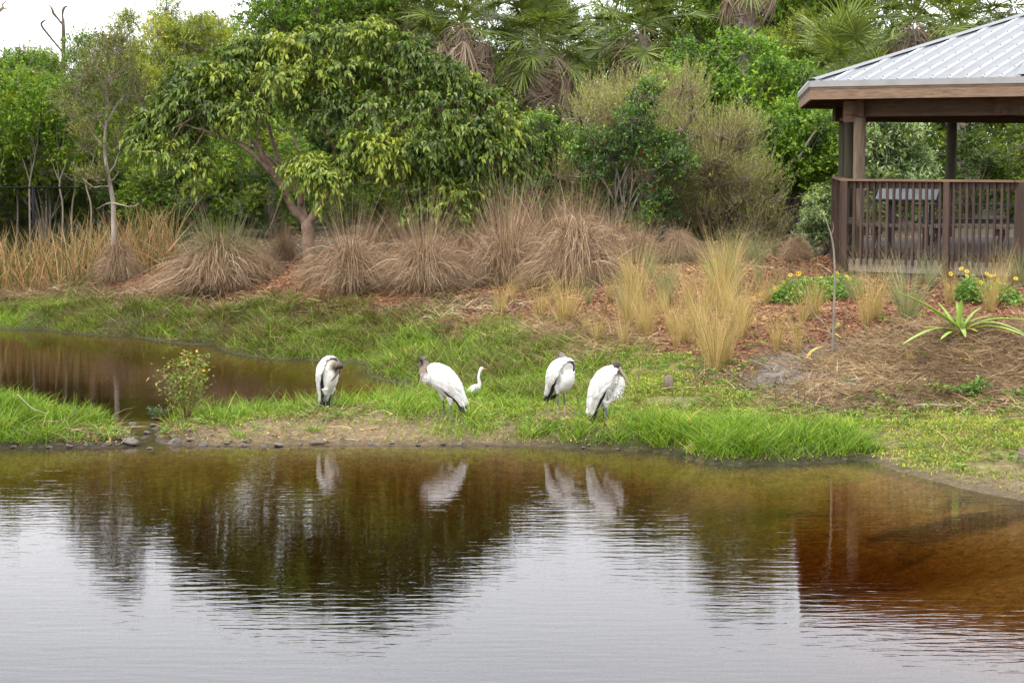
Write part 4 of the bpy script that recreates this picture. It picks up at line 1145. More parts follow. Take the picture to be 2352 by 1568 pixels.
def frond_mesh(seed, dead=False):
    rg = np.random.default_rng(seed)
    mb = MB()
    Lp = .95 if not dead else .8
    hub = np.array([Lp, 0, -.10 if not dead else -.12])
    mb.tube(resample([(0, 0, 0), (Lp * .5, 0, .03), hub], 7), np.linspace(.022, .011, 7), 4, rnd=.6 if not dead else .5)
    n = 46 if not dead else 34
    a = np.linspace(-2.55, 2.55, n) + rg.normal(0, .03, n)
    P = hub + np.stack([np.cos(a) * .04 + .05 * (1 + np.cos(a)), np.sin(a) * .04, np.zeros(n)], 1)
    if not dead:
        D = np.stack([np.cos(a), np.sin(a), .32 * np.abs(np.sin(a)) - .12 * np.cos(a)], 1)
        L = (.62 + .24 * np.cos(a / 2)) * rg.uniform(.88, 1.1, n)
        b = np.stack([.03 * rg.standard_normal(n), .03 * rg.standard_normal(n), -.16 - .26 * rg.random(n)], 1)
        W = .040
    else:
        D = np.stack([.55 * np.cos(a) + .15, .45 * np.sin(a), -.75 + .3 * rg.standard_normal(n)], 1)
        L = .78 * rg.uniform(.7, 1.15, n)
        b = np.stack([.12 * rg.standard_normal(n) - .15, .12 * rg.standard_normal(n), -.4 - .3 * rg.random(n)], 1)
        W = .042
    S = np.stack([-np.sin(a), np.cos(a), .35 * rg.standard_normal(n)], 1)
    V, T, Q = ribbons(P, D, L, W, b, 4, S=S, taper=.75)
    r = np.clip(.45 + .16 * rg.standard_normal(n), 0, .9)
    mb.add(V, [T], r); mb.F[4].append(Q + mb.n - len(V)); mb.R[4].append(np.repeat(r, 3))
    return mb.mesh('frond_dead' if dead else 'frond')
FR = [frond_mesh(70 + i) for i in range(4)]
DF = [frond_mesh(80 + i, True) for i in range(3)]

def palm(px, py, Y, s, label, nlive=30, ndead=16, boots=True, seed=0, tr=.19, lean=0.0, droop=0.0):
    """crown heart at pixel (px, py), distance Y"""
    rg = np.random.default_rng(seed)
    o = hitY(px + lean, Y); top = at(px, py, Y)
    t = empty('palm', o); tag(t, label, 'palm tree')
    mb = MB()
    H = top - o
    P = resample([np.array([0, 0, -.1]), H * np.array([.3, .3, .5]), H - np.array([0, 0, .55 * s])], 24)
    rr = np.full(24, tr) * (1 + .12 * np.sin(np.arange(24) * 1.7)); rr[0] *= 1.25
    mb.tube(P, rr, 12)
    if boots:                                     # crossing old leaf bases on the trunk
        hh = np.linalg.norm(H); nrow = int(hh / .16)
        for i in range(nrow):
            f = i / nrow
            c = P[0] + (P[-1] - P[0]) * f
            for k in range(6):
                a = 6.283 * (k + .5 * (i % 2)) / 6 + rg.normal(0, .12)
                d = np.array([math.cos(a), math.sin(a), 0]); sd_ = np.array([-math.sin(a), math.cos(a), 0]) * (1 if k % 2 else -1)
                mb.beam(c + d * tr * .92 - np.array([0, 0, .06]), c + d * (tr + .07) + sd_ * .10 + np.array([0, 0, .16]), .10, .028, d, rnd=rg.random())
    mb.build('trunk', M_palmtrunk, t, False)
    for i in range(nlive + ndead):
        live = i < nlive
        f = i / max(1, nlive - 1) if live else (i - nlive) / max(1, ndead)
        el = math.radians(80 - (112 + droop) * f ** 1.1 + rg.normal(0, 7)) if live else math.radians(-28 - 34 * f + rg.normal(0, 9))
        yaw = i * 2.39996 + rg.normal(0, .15)
        zoff = (-.05 - .35 * f) * 1.0 if live else (-.35 - .75 * f)
        me = FR[rg.integers(4)] if live else DF[rg.integers(3)]
        fo = obj('frond' if live else 'dead_frond', me, M_frond if live else M_dead, t, loc=H + np.array([math.cos(yaw) * tr * .5, math.sin(yaw) * tr * .5, zoff * s]), rot=(rg.normal(0, .35), -el, yaw))
        fo.scale = (s * rg.uniform(.85, 1.12),) * 3
    return t
palm(940, 0, 67, 1.2, 'palm half hidden behind the spreading tree top, green fans over brown skirt', 34, 34, False, 1, droop=-15)
palm(1062, 22, 65.5, 1.2, 'palm with heavy skirt of grey dead fronds standing clear of the spreading tree top', 34, 60, False, 11, droop=-22)
palm(1240, 70, 66, 1.15, 'fan palm with two hanging dead fronds beside the feathery bush', 42, 16, False, 2)
palm(1300, 115, 70, .9, 'smaller palm crown tucked behind the fan palm', 22, 10, False, 3)
palm(1480, 30, 68, 1.3, 'wide palm with yellowing fronds above the feathery bush', 40, 14, False, 4, droop=5)
palm(1712, -110, 64, 1.05, 'palm with a thick criss crossed bare trunk, crown out of sight', 24, 6, True, 5, .27, lean=6)
palm(1930, 150, 56, 1.1, 'low palm without trunk showing, fresh green fans beside the pavilion roof tip', 34, 2, False, 6)
palm(2100, 15, 58, 1.2, 'palm with pale hanging dead fronds above the pavilion roof', 36, 36, True, 7, .2)
palm(2195, 35, 61, 1.1, 'rough trunked palm leaning in behind the pavilion roof ridge', 26, 22, True, 8, .21)
palm(2330, -10, 62, 1.0, 'green palm over the pavilion roof beside the dead skirted palms', 26, 8, False, 9)

# ------------------------------------------------------------------ big dead grass clumps
M_clump = leaf_mat('dead_clump_grass', [(0, (.10, .062, .04)), (.35, (.235, .16, .10)), (.7, (.38, .275, .175)), (.9, (.52, .41, .27)), (1, (.64, .53, .39))], .7, .15, (1, .9, .7), .3)
M_clumpg = leaf_mat('green_grey_clump_grass', [(0, (.13, .15, .05)), (.5, (.23, .25, .11)), (1, (.45, .41, .24))], .65, .2, (1, 1, .7), .3)
M_gold = leaf_mat('golden_tuft_grass', [(0, (.13, .13, .03)), (.3, (.28, .24, .075)), (.6, (.48, .35, .155)), (.85, (.62, .48, .25)), (1, (.72, .60, .36))], .6, .25, (1, 1, .6), .35)

def fountain(seed, n, rb, H, lean, bend, drop, w, seg=5, messy=.15, zc=.0):
    rg = np.random.default_rng(seed)
    a = rg.random(n) * 6.283; q = rg.random(n) ** .5
    out = np.stack([np.cos(a), np.sin(a), np.zeros(n)], 1)
    P = out * (rb * q)[:, None]; P[:, 2] = -.05 + zc * (1 - q ** 2) * rg.random(n)
    k = rg.random(n)
    D = out * (lean * (.15 + .85 * q * k))[:, None] + np.array([0, 0, 1.0]) + messy * rg.standard_normal((n, 3))
    L = H * (.45 + .65 * rg.random(n))
    b = out * (bend * (.3 + q * rg.random(n)))[:, None] - np.array([0, 0, 1.0]) * (drop * (.3 + q) * rg.random(n))[:, None] + messy * .6 * rg.standard_normal((n, 3))
    V, T, Q = ribbons(P, D, L, w * (.7 + .6 * rg.random(n)), b, seg, taper=.75)
    r = np.clip(.5 + .22 * rg.standard_normal(n), 0, 1)
    return V, T, Q, r, seg

def thatch(seed, n, rb, L0, spread, w, messy, zc):
    """dead blades that rise a little and hang back to the ground all round"""
    rg = np.random.default_rng(seed)
    a = rg.random(n) * 6.283; q = rg.random(n) ** .6
    out = np.stack([np.cos(a), np.sin(a), np.zeros(n)], 1)
    P = out * (rb * q)[:, None]; P[:, 2] = zc * (1 - q * q) * rg.uniform(.3, 1.0, n)
    a2 = a + rg.normal(0, .65, n)
    o2 = np.stack([np.cos(a2), np.sin(a2), np.zeros(n)], 1)
    up = rg.uniform(.25, 1.15, n)
    D = o2 * (spread * rg.uniform(.35, 1.0, n))[:, None] + np.array([0, 0, 1.0]) * up[:, None] + messy * rg.standard_normal((n, 3))
    Du = unit(D)
    L = L0 * rg.uniform(.5, 1.15, n)
    drop = Du[:, 2] + (P[:, 2] + .05) / L * rg.uniform(.3, 1.0, n)
    b = o2 * (.25 * rg.random(n))[:, None] + messy * .5 * rg.standard_normal((n, 3)); b[:, 2] = -np.abs(drop) * rg.uniform(.75, 1.05, n)
    V, T, Q = ribbons(P, D, L, w * rg.uniform(.6, 1.2, n), b, 6, taper=.7)
    return V, T, Q, np.clip(.5 + .24 * rg.standard_normal(n), 0, 1), 6

def clump_mesh(name, *parts):
    mb = MB()
    for V, T, Q, r, seg in parts:
        mb.add(V, [T], r); mb.F[4].append(Q + mb.n - len(V)); mb.R[4].append(np.repeat(r, seg - 1))
    return mb.mesh(name)
CL_mound = clump_mesh('mound', thatch(90, 4600, .62, .95, .95, .010, .28, .55), fountain(91, 350, .45, .75, .7, .5, .5, .011, 5, .25, .5))
CL_fount = [clump_mesh('fountain', thatch(92, 2300, .36, 1.2, .95, .0085, .22, .4), fountain(93, 650, .3, 1.1, .75, .55, .55, .006, 6, .1, .25)),
            clump_mesh('fountain', thatch(94, 2300, .40, 1.2, 1.0, .0085, .24, .35), fountain(95, 650, .3, 1.1, .8, .55, .55, .006, 6, .12, .25))]
CL_wild = clump_mesh('wild', thatch(96, 1500, .45, 1.0, .8, .008, .35, .35), fountain(98, 500, .35, 1.1, .7, .4, .5, .010, 6, .25, .2))
CL_top = clump_mesh('upright', fountain(97, 900, .5, .95, .55, .3, .15, .011, 4, .12, .3))

def clump(px, py, wpx, hpx, me, mat, label, rz=None, topper=False, name='grass_clump', group=None):
    p = hit(px, py)
    k = ppm(p[1])
    b = me.get('ext')
    if b is None:
        co = np.empty(len(me.vertices) * 3, np.float32); me.vertices.foreach_get('co', co); co = co.reshape(-1, 3)
        b = (float(np.percentile(np.abs(co[:, 0]), 97)) * 2, float(np.percentile(co[:, 2], 97.5)))
        me['ext'] = b
    t = empty(name, p, random.random() * 6.28 if rz is None else rz)
    tag(t, label, 'grass clump', group)
    obj('tussock', me, None, t, scale=(wpx / k / b[0], wpx / k / b[0], hpx / k / b[1])).data.materials or me.materials.append(mat)
    if topper:
        o = obj('upright_blades', CL_top, None, t, scale=(wpx / k / 2.4, wpx / k / 2.4, hpx / k * 1.75)); CL_top.materials or CL_top.materials.append(M_clumpg)
    return t
clump(272, 645, 100, 82, CL_mound, M_clump, 'small brown grass clump at the foot of the slender young tree')
clump(508, 664, 260, 108, CL_mound, M_clump, 'wide matted brown grass mound with grey green blades standing on top', topper=True)
clump(652, 600, 80, 70, CL_wild, M_clump, 'small brown grass clump between the forked trunk and the wide mound')
clump(808, 672, 190, 138, CL_fount[0], M_clump, 'big straw brown fountain grass next to the forked trunk')
clump(978, 668, 200, 145, CL_fount[1], M_clump, 'big straw brown fountain grass beside the bare twiggy shrub')
clump(870, 602, 150, 90, CL_fount[1], M_clump, 'brown fountain grass behind and between the two big ones')
clump(1165, 648, 190, 150, CL_wild, M_clump, 'pale tangled grass clump behind the bare twiggy shrub')
clump(1325, 652, 210, 130, CL_mound, M_clump, 'dark brown dense grass mound in front of the berry bush')
clump(1258, 600, 170, 100, CL_wild, M_clump, 'tangled pale grass clump between the dark brown mound and the bare twiggy shrub')
clump(1400, 600, 150, 95, CL_fount[0], M_clump, 'feathery straw grass clump behind the dark brown mound below the feathery bush')
clump(1075, 612, 150, 90, CL_fount[0], M_clump, 'brown fountain grass behind the bare twiggy shrub, towards the spreading tree')
clump(1560, 600, 100, 60, CL_mound, M_clump, 'low brown grass clump below the smaller feathery bush')
clump(1830, 600, 70, 50, CL_mound, M_clump, 'small brown dead grass clump near the pavilion corner')

for i, (px, py, w, h) in enumerate([(725, 640, 90, 55), (893, 655, 100, 80), (1068, 660, 110, 75), (1238, 660, 100, 65), (608, 640, 100, 55), (1012, 605, 130, 120), (1185, 595, 140, 125), (1335, 592, 150, 110), (935, 598, 140, 105), (1470, 604, 110, 75), (1110, 585, 140, 120), (1290, 600, 120, 100)]):
    clump(px, py, w, h, (CL_wild, CL_fount[0], CL_wild, CL_fount[1])[i % 4], M_clump, 'smaller wispy brown grass clump filling in between the big fountain clumps', group='wispy clumps between the big ones')

TF = [clump_mesh('tuft', fountain(100 + i, 190, .05, 1.15, .34, .36, .42, .0046, 6, .065)) for i in range(4)]
for m_ in TF: m_.materials.append(M_gold)
TG = clump_mesh('tuft', fountain(105, 230, .06, 1.1, .40, .34, .32, .0058, 6, .07)); TG.materials.append(M_clumpg)
tufts = [(1150, 722, 95, 0), (1180, 697, 80, 0), (1241, 730, 110, 0), (1292, 752, 130, 0), (1308, 744, 150, 0), (1372, 792, 95, 0), (1345, 765, 60, 0), (1432, 802, 120, 0), (1490, 777, 110, 0), (1552, 802, 105, 0), (1492, 642, 95, 1), (1440, 650, 85, 0),
         (1600, 765, 170, 0), (1642, 852, 175, 0), (1668, 838, 190, 0), (1622, 822, 160, 0), (1610, 790, 130, 0), (1700, 780, 110, 0), (1700, 740, 130, 0), (1785, 805, 105, 0), (1832, 812, 115, 0), (1872, 735, 130, 0), (1845, 740, 110, 0), (1742, 612, 80, 1), (1682, 602, 85, 1), (1640, 615, 70, 0),
         (1990, 748, 180, 0), (2012, 735, 130, 0), (2085, 742, 150, 1), (2180, 700, 110, 0), (2275, 716, 150, 0), (2300, 690, 110, 0), (1740, 655, 70, 1), (2342, 660, 95, 1), (1778, 588, 60, 1), (1722, 600, 80, 1), (1580, 700, 110, 0), (1630, 715, 120, 0),
         (1520, 720, 90, 0), (1760, 700, 100, 0), (1805, 690, 90, 1), (2060, 700, 100, 1), (2140, 660, 80, 1), (1960, 690, 90, 1), (2230, 660, 80, 1), (1400, 690, 70, 0), (1455, 730, 90, 0), (1350, 700, 70, 1), (2090, 835, 45, 0)]
_rt = np.random.default_rng(77)
tufts += [(float(_rt.uniform(1430, 1730)), float(_rt.uniform(640, 800)), float(_rt.uniform(85, 150)), int(_rt.random() < .2)) for _ in range(20)]
for i, (px, py, h, g) in enumerate(tufts):
    p = hit(px, py); k = ppm(p[1])
    s = h / k * random.uniform(1.0, 1.25)
    sw = s * random.uniform(.62, 1.0)
    t = obj('grass_tuft', TG if g else TF[i % 4], None, loc=p, rot=(0, 0, random.random() * 6.28), scale=(sw, sw, s))
    tag(t, 'upright grey green grass tuft on the mulch slope' if g else 'upright golden grass tuft on the mulch slope', 'grass tuft', 'green tufts on the mulch slope' if g else 'golden tufts on the mulch slope')

# ------------------------------------------------------------------ bare twiggy shrub, twigs, sapling
def twig_thing(name, label, cat, Y_or_hit, branches, mat, r0, r1=.003):
    o = Y_or_hit
    mb = MB()
    for P, ra in branches:
        limb(mb, [at(px, py, o[1] + dy) - o for px, py, dy in P], ra, r1, 6, 4 * len(P))
    t = empty(name, o); tag(t, label, cat)
    mb.build('stem', mat, t, True)
    return t
M_redtwig = rough_mat('red_twigs', (.10, .045, .03), (.22, .10, .06), 14, bump=0)
o = hit(1145, 650)
br = [([(1145, 655, 0), (1160, 590, 0), (1185, 530, -.1), (1215, 440, -.2)], .018), ([(1150, 620, 0), (1110, 570, -.1), (1075, 530, -.2), (1055, 505, -.2)], .012), ([(1152, 610, 0), (1130, 550, .1), (1118, 500, .1)], .011),
      ([(1150, 625, 0), (1200, 590, .1), (1250, 575, .2)], .009), ([(1150, 630, 0), (1100, 610, 0), (1060, 590, -.1)], .009), ([(1165, 580, 0), (1160, 530, .1), (1150, 490, .2)], .008), ([(1110, 570, -.1), (1085, 560, 0), (1060, 558, .1)], .006),
      ([(1130, 550, .1), (1105, 520, .1), (1095, 490, .1)], .006), ([(1185, 530, -.1), (1205, 510, 0), (1230, 500, .1)], .006), ([(1160, 590, 0), (1185, 570, -.1), (1200, 540, -.2)], .006)]
twig_thing('bare_shrub', 'leafless shrub with thin reddish twigs among the pale grass clumps', 'shrub', o, br, M_redtwig, .02)
o = hit(1604, 905)
twig_thing('bare_twig', 'thin upright red brown twig beside the short stump', 'twig', o, [([(1604, 908, 0), (1602, 860, 0), (1598, 800, 0), (1595, 735, 0)], .009), ([(1603, 880, 0), (1612, 860, .05), (1620, 835, .05)], .005), ([(1603, 890, 0), (1592, 870, 0), (1585, 850, 0)], .005), ([(1600, 830, 0), (1610, 815, 0), (1630, 800, 0)], .004)], M_redtwig, .01)
o = hit(1466, 938)
twig_thing('bare_twig', 'thin dark upright twig between the shaggy chested stork and the stump', 'twig', o, [([(1465, 940, 0), (1464, 900, 0), (1468, 850, 0), (1471, 800, 0)], .007), ([(1464, 905, 0), (1458, 885, 0), (1456, 868, 0)], .004), ([(1466, 870, 0), (1474, 855, 0)], .003)], M_redtwig, .01)
for px, py, h in ((1870, 940, 70), (1832, 935, 60), (1846, 945, 75), (1885, 938, 55), (1780, 935, 45)):
    o = hit(px, py)
    t = twig_thing('dead_stalk', 'short dark dead stalk on the shore below the grey ash patch', 'stalk', o, [([(px, py + 3, 0), (px + 2, py - h * .5, 0), (px - 1, py - h, 0)], .006), ([(px + 1, py - h * .3, 0), (px + 7, py - h * .5, 0), (px + 9, py - h * .6, 0)], .003)], M_bark_dark, .006)
    t['group'] = 'dead stalks below the ash patch'
o = hit(1913, 823)
st = twig_thing('sapling', 'thin grey sapling stem with one side branch in front of the pavilion', 'sapling', o, [([(1913, 828, 0), (1914.6, 744, 0), (1917, 660, 0), (1916, 588, 0), (1908, 537, 0), (1888, 490, 0), (1857, 457, 0)], .022), ([(1913, 776, 0), (1895, 745, .1), (1866, 715, .2), (1854, 684, .2), (1850, 668, .2)], .010),
                                                                                                                         ([(1909, 540, 0), (1914, 525, 0), (1913, 510, 0)], .005)], M_bark_grey, .02)
rg = np.random.default_rng(110)
pp = np.array([at(1857 + 40 * f, 457 + 45 * f, o[1]) - o for f in rg.random(26)])
V, F = leaves(pp, rg.standard_normal((26, 3)) + np.array([0, 0, .3]), np.tile((0, 0, 1.0), (26, 1)), .07, .028)
obj('leaves', mk_mesh('sapling_leaves', V, [F], {'rnd': ('FACE', 'FLOAT', rg.random(52))}), M_silver, st)

# ------------------------------------------------------------------ yellow dune flowers
M_fleaf = leaf_mat('sunflower_leaves', [(0, (.07, .14, .025)), (.5, (.15, .28, .05)), (1, (.25, .41, .08))], .5, .3)
M_petal = leaf_mat('yellow_petals', [(0, (.62, .42, .01)), (1, (.75, .55, .02))], .5, .3, (1, .9, .3))
M_eye, _nt, _b = nmat('flower_eye'); _b.inputs['Base Color'].default_value = (.05, .022, .01, 1); _b.inputs['Roughness'].default_value = .8
fa = np.arange(13) * 2 * np.pi / 13
V, F = leaves(np.stack([np.cos(fa) * .008, np.sin(fa) * .008, fa * 0], 1), np.stack([np.cos(fa), np.sin(fa), fa * 0 + .12], 1), np.tile((0, 0, 1.0), (13, 1)), .036, .017)
petal_me = mk_mesh('petals', V, [F], {'rnd': ('FACE', 'FLOAT', np.repeat(np.linspace(0, 1, 13), 2))})
_m = MB(); _m.tube([(0, 0, -.004), (0, 0, .006), (0, 0, .010)], [.014, .013, .004], 8); eye_me = _m.mesh('eye', True)
def flower_patch(px, py, wpx, hpx, nl, label, flowers, seed):
    rg = np.random.default_rng(seed)
    o = hit(px, py); k = ppm(o[1])
    t = empty('flower_patch', o); tag(t, label, 'flowers')
    a = rg.random(nl) * 6.283; q = rg.random(nl) ** .5
    x = np.cos(a) * q * wpx / k / 2; y = np.sin(a) * q * .5
    z = gz(o[0] + x, o[1] + y) - o[2] + (hpx / k) * np.sqrt(np.clip(1 - q * q, .08, 1)) * rg.random(nl) ** .6
    D = np.stack([rg.standard_normal(nl), rg.standard_normal(nl), .25 * rg.standard_normal(nl)], 1)
    V, F = leaves(np.stack([x, y, z], 1), D, np.array([0, 0, 1.0]) + .3 * rg.standard_normal((nl, 3)), .07 * rg.uniform(.7, 1.3, nl), .045 * rg.uniform(.7, 1.3, nl), droop=.2)
    obj('leaves', mk_mesh('patch_leaves', V, [F], {'rnd': ('FACE', 'FLOAT', np.repeat(np.clip(.5 + .25 * rg.standard_normal(nl), 0, 1), 2))}), M_fleaf, t)
    mb = MB()
    for fx, fy in flowers:
        p = at(fx, fy, o[1] + rg.uniform(-.25, .2)) - o
        foot = p * np.array([.9, 1, 0]); foot[2] = min(float(gz(o[0] + foot[0], o[1] + foot[1]) - o[2]) + .02, p[2] - .05)
        limb(mb, [foot, (foot + p) / 2 + rg.standard_normal(3) * .02, p], .004, .0025, 4, 7)
        fo = obj('flower', petal_me, M_petal, t, loc=p, rot=(math.radians(rg.uniform(35, 90)), 0, rg.uniform(-.8, .8)), scale=rg.uniform(.8, 1.0))
        obj('flower_eye', eye_me, M_eye, fo)
    mb.build('stems', M_fleaf, t)
zf = lambda L: [(1493 + a_ / 2.738, 574 + b_ / 2.738) for a_, b_ in L]
flower_patch(1850, 690, 190, 52, 1500, 'spreading patch of yellow flowers with dark eyes, the widest of them, by the sapling', zf([(883, 158), (925, 150), (940, 148), (973, 178), (1072, 180), (840, 203), (783, 235), (805, 237), (825, 230), (793, 257), (900, 250), (695, 277), (652, 300), (1005, 273)]), 120)
flower_patch(1925, 672, 110, 45, 700, 'few yellow flowers on green leaves between the sapling and the pavilion', zf([(1155, 180), (1178, 148), (1237, 164), (1257, 182), (1295, 207)]), 121)
flower_patch(2235, 690, 90, 55, 700, 'upright yellow flowers at the railing post of the pavilion', zf([(1957, 118), (1992, 135), (1992, 162), (1890, 150), (1875, 230)]), 122)
flower_patch(2290, 692, 110, 45, 500, 'yellow flowers among golden grass by the pavilion', zf([(2118, 150), (2140, 163), (2168, 160), (2080, 205), (2190, 190), (2300, 180), (2160, 215)]), 123)
flower_patch(1640, 615, 50, 14, 160, 'pair of yellow flowers alone on the mulch below the smaller feathery bush', zf([(405, 66), (400, 74), (122, 118)]), 124)
def leafy_herb(px, py, wpx, hpx, n, label, seed, mat, lf=(.09, .04), cat='herb', name='leafy_herb', stems_n=7, flowers=()):
    rg = np.random.default_rng(seed)
    o = hit(px, py); k = ppm(o[1]); mb = MB()
    t = empty(name, o); tag(t, label, cat)
    Vs, Fs, Rs, nn = [], [], [], 0
    for i in range(stems_n):
        a = rg.random() * 6.283; q = rg.random() ** .5
        e = np.array([math.cos(a) * q * wpx / k / 2, math.sin(a) * q * wpx / k / 3, hpx / k * rg.uniform(.55, 1.0)])
        P = resample([np.array([e[0] * .15, e[1] * .15, -.03]), e * np.array([.6, .6, .5]), e], 9)
        mb.tube(P, np.linspace(.006, .002, 9), 4)
        m = n // stems_n
        f = rg.uniform(.3, 1.0, m)
        c = np.stack([np.interp(f, np.linspace(0, 1, 9), P[:, j]) for j in range(3)], 1) + rg.standard_normal((m, 3)) * .25 * wpx / k / 3 * np.array([1, 1, .4])
        V, F = leaves(c, rg.standard_normal((m, 3)) * np.array([1, 1, .4]) + np.array([0, 0, .2]), np.array([0, 0, 1.0]) + .3 * rg.standard_normal((m, 3)), lf[0] * rg.uniform(.6, 1.2, m), lf[1] * rg.uniform(.6, 1.2, m), droop=.15)
        Vs.append(V); Fs.append(F + nn); nn += len(V); Rs.append(np.repeat(np.clip(.5 + .25 * rg.standard_normal(m), 0, 1), 2))
    mb.build('stems', M_redtwig, t, True)
    obj('leaves', mk_mesh('herb_leaves', np.concatenate(Vs), [np.concatenate(Fs)], {'rnd': ('FACE', 'FLOAT', np.concatenate(Rs))}), mat, t)
    for fx, fy in flowers:
        p = at(fx, fy, o[1] + rg.uniform(-.1, .1)) - o
        obj('flower', petal_me, M_petal, t, loc=p, rot=(1.0, 0, rg.uniform(-.8, .8)), scale=.5)
    return t
M_wshrub = leaf_mat('shrub_leaves', [(0, (.10, .14, .03)), (.5, (.22, .27, .06)), (.9, (.36, .39, .10)), (1, (.42, .22, .10))], .55, .3)
leafy_herb(425, 962, 150, 160, 1100, 'small leafy shrub with tiny yellow flowers on the spit by the outlet', 130, M_wshrub, (.065, .026), 'shrub', 'spit_shrub', 13, [(388, 842), (452, 806), (468, 850), (430, 826)])
leafy_herb(362, 960, 60, 28, 260, 'low bluish green herb beside the trickling outlet', 131, leaf_mat('blue_herb', [(0, (.05, .09, .05)), (1, (.13, .19, .11))], .5, .25), (.045, .02))
leafy_herb(2225, 915, 85, 45, 150, 'leafy green weed at the foot of the straw mound', 132, M_fleaf, (.10, .045))
leafy_herb(2155, 905, 70, 30, 90, 'small light green weed beside the bigger one under the straw mound', 133, M_weed, (.08, .035))
leafy_herb(2330, 920, 60, 28, 110, 'dark low leafy weed at the shaded foot of the straw mound', 134, M_fleaf, (.07, .03))
leafy_herb(2033, 742, 32, 10, 26, 'little weed with yellowed leaf between the sapling and the strap leaved lily', 135, M_weed, (.10, .04), stems_n=3)
leafy_herb(1130, 655, 90, 26, 120, 'low green herb under the bare twiggy shrub', 136, M_fleaf, (.07, .03))

# ------------------------------------------------------------------ strap-leaved lily
M_strap = rough_mat('strap_leaf', (.12, .21, .025), (.23, .34, .05), 3, .42, (1, 1, 1), 0, c3=(.33, .42, .09), rnd=.15)
M_strapy = rough_mat('yellowed_leaf', (.30, .24, .04), (.50, .34, .05), 4, .6, (1, 1, 1), 0, c3=(.38, .36, .08))
def strap(name, A, Bp, w, arch, mat, parent, kink=0):
    """channelled strap leaf from A to B with an arch"""
    A, Bp = np.asarray(A, float), np.asarray(Bp, float)
    n = 12; t = np.linspace(0, 1, n)[:, None]
    P = A + (Bp - A) * t + np.array([0, 0, 1.0]) * arch * np.sin(np.pi * t ** .8)
    T = unit(np.gradient(P, axis=0))
    S = unit(np.cross(T, np.array([0, 0, 1.0]) + .25 * T[::-1]))
    U = np.cross(S, T)
    ww = w * np.interp(t[:, 0], [0, .1, .5, .85, 1], [.7, .9, 1, .7, .06])[:, None]
    V = np.stack([P - S * ww / 2 + U * ww * .18, P, P + S * ww / 2 + U * ww * .18, P + S * ww / 2 + U * ww * .18 - U * .006, P - U * .008, P - S * ww / 2 + U * ww * .18 - U * .006], 1).reshape(-1, 3)
    F = []
    for i in range(n - 1):
        for j in range(6):
            a_, b_ = i * 6 + j, i * 6 + (j + 1) % 6
            F.append((a_, b_, b_ + 6, a_ + 6))
    return obj(name, mk_mesh(name, V, [np.array(F)], smooth=True), mat, parent)
LO_ = hit(2209, 768)
lily = empty('strap_leaf_lily', LO_); tag(lily, 'bright green strap leaved lily lying on the straw mound', 'lily')
zl = lambda a_, b_: (1837.5 + a_ / 4.552, 631.6 + b_ / 4.552)
for i, (tx, ty, dy, w, arch, yl) in enumerate([(1020, 175, -.2, .075, .06, 0), (1300, 305, .1, .06, .03, 0), (1280, 540, -.2, .045, .03, 1), (1065, 725, -.7, .075, .12, 0), (1445, 285, .3, .05, .02, 0), (1690, 255, -.1, .085, .0, 0), (1635, 275, .1, .08, .0, 0), (1680, 330, .2, .07, .0, 0),
                                              (1900, 330, .2, .05, .06, 0), (2390, 470, -.1, .075, .10, 0), (2380, 630, -.5, .075, .16, 0), (2250, 610, -.3, .05, .05, 1), (1790, 470, -.2, .05, .04, 0), (1470, 670, -.6, .06, .05, 0), (1730, 650, -.5, .07, .08, 0), (2400, 655, -.7, .07, .12, 0),
                                              (1370, 370, -.1, .06, .03, 0), (1860, 590, -.3, .05, .05, 1), (2050, 430, .4, .06, .08, 0)]):
    px, py = zl(tx, ty)
    bx_ = np.array([rng.uniform(-.06, .06), rng.uniform(-.05, .05), .0])
    strap('leaf', bx_, at(px, py, LO_[1] + dy) - LO_, w, arch, M_strapy if yl else M_strap, lily)
for i, (pts, lab) in enumerate([(((65, 890), (255, 770)), 'single yellow fallen strap leaf on the grey ash beside the sapling'), (((270, 975), (400, 920)), 'short yellow fallen leaf lower down the ash patch'), (((300, 665), (430, 680)), 'orange withered leaf hooked at the sapling foot'),
                                (((1605, 830), (1820, 930)), 'yellow withered leaf on the straw mound below the lily'), (((1560, 935), (1830, 945)), 'dry orange leaf crossing the yellow one below the lily')]):
    (ax, ay), (bx2, by) = pts
    pa, pb = hit(*zl(ax, ay)), hit(*zl(bx2, by))
    f = strap('withered_leaf', (0, 0, .02), pb - pa + np.array([0, 0, .03]), .05, .05, M_strapy, None)
    f.location = tuple(pa); tag(f, lab, 'leaf')

# ------------------------------------------------------------------ stumps, rocks, driftwood
M_stump = rough_mat('old_stump', (.07, .05, .035), (.20, .155, .11), 18, stretch=(1, 1, .25), bump=.6)
def stump(px, py, r, h, label, lean):
    o = hit(px, py); mb = MB(); rg = np.random.default_rng(int(px))
    P = [(0, 0, -.06), (0, 0, 0), (lean * .4, 0, h * .5), (lean, 0, h)]
    V, Fs = sweep(np.array(P), [r * 1.3, r * 1.15, r, r * .95], 11)
    V[:44] += rg.standard_normal((44, 3)) * r * .09
    mb.add(V, Fs)
    tag(mb.build('stump', M_stump, None, True, loc=o), label, 'stump')
stump(1537, 897, .062, .19, 'short broken tree stump in the lawn near the thin red brown twig', -.02)
stump(2346, 1062, .04, .16, 'small cut stake on the sandy shore below the lily', .01)

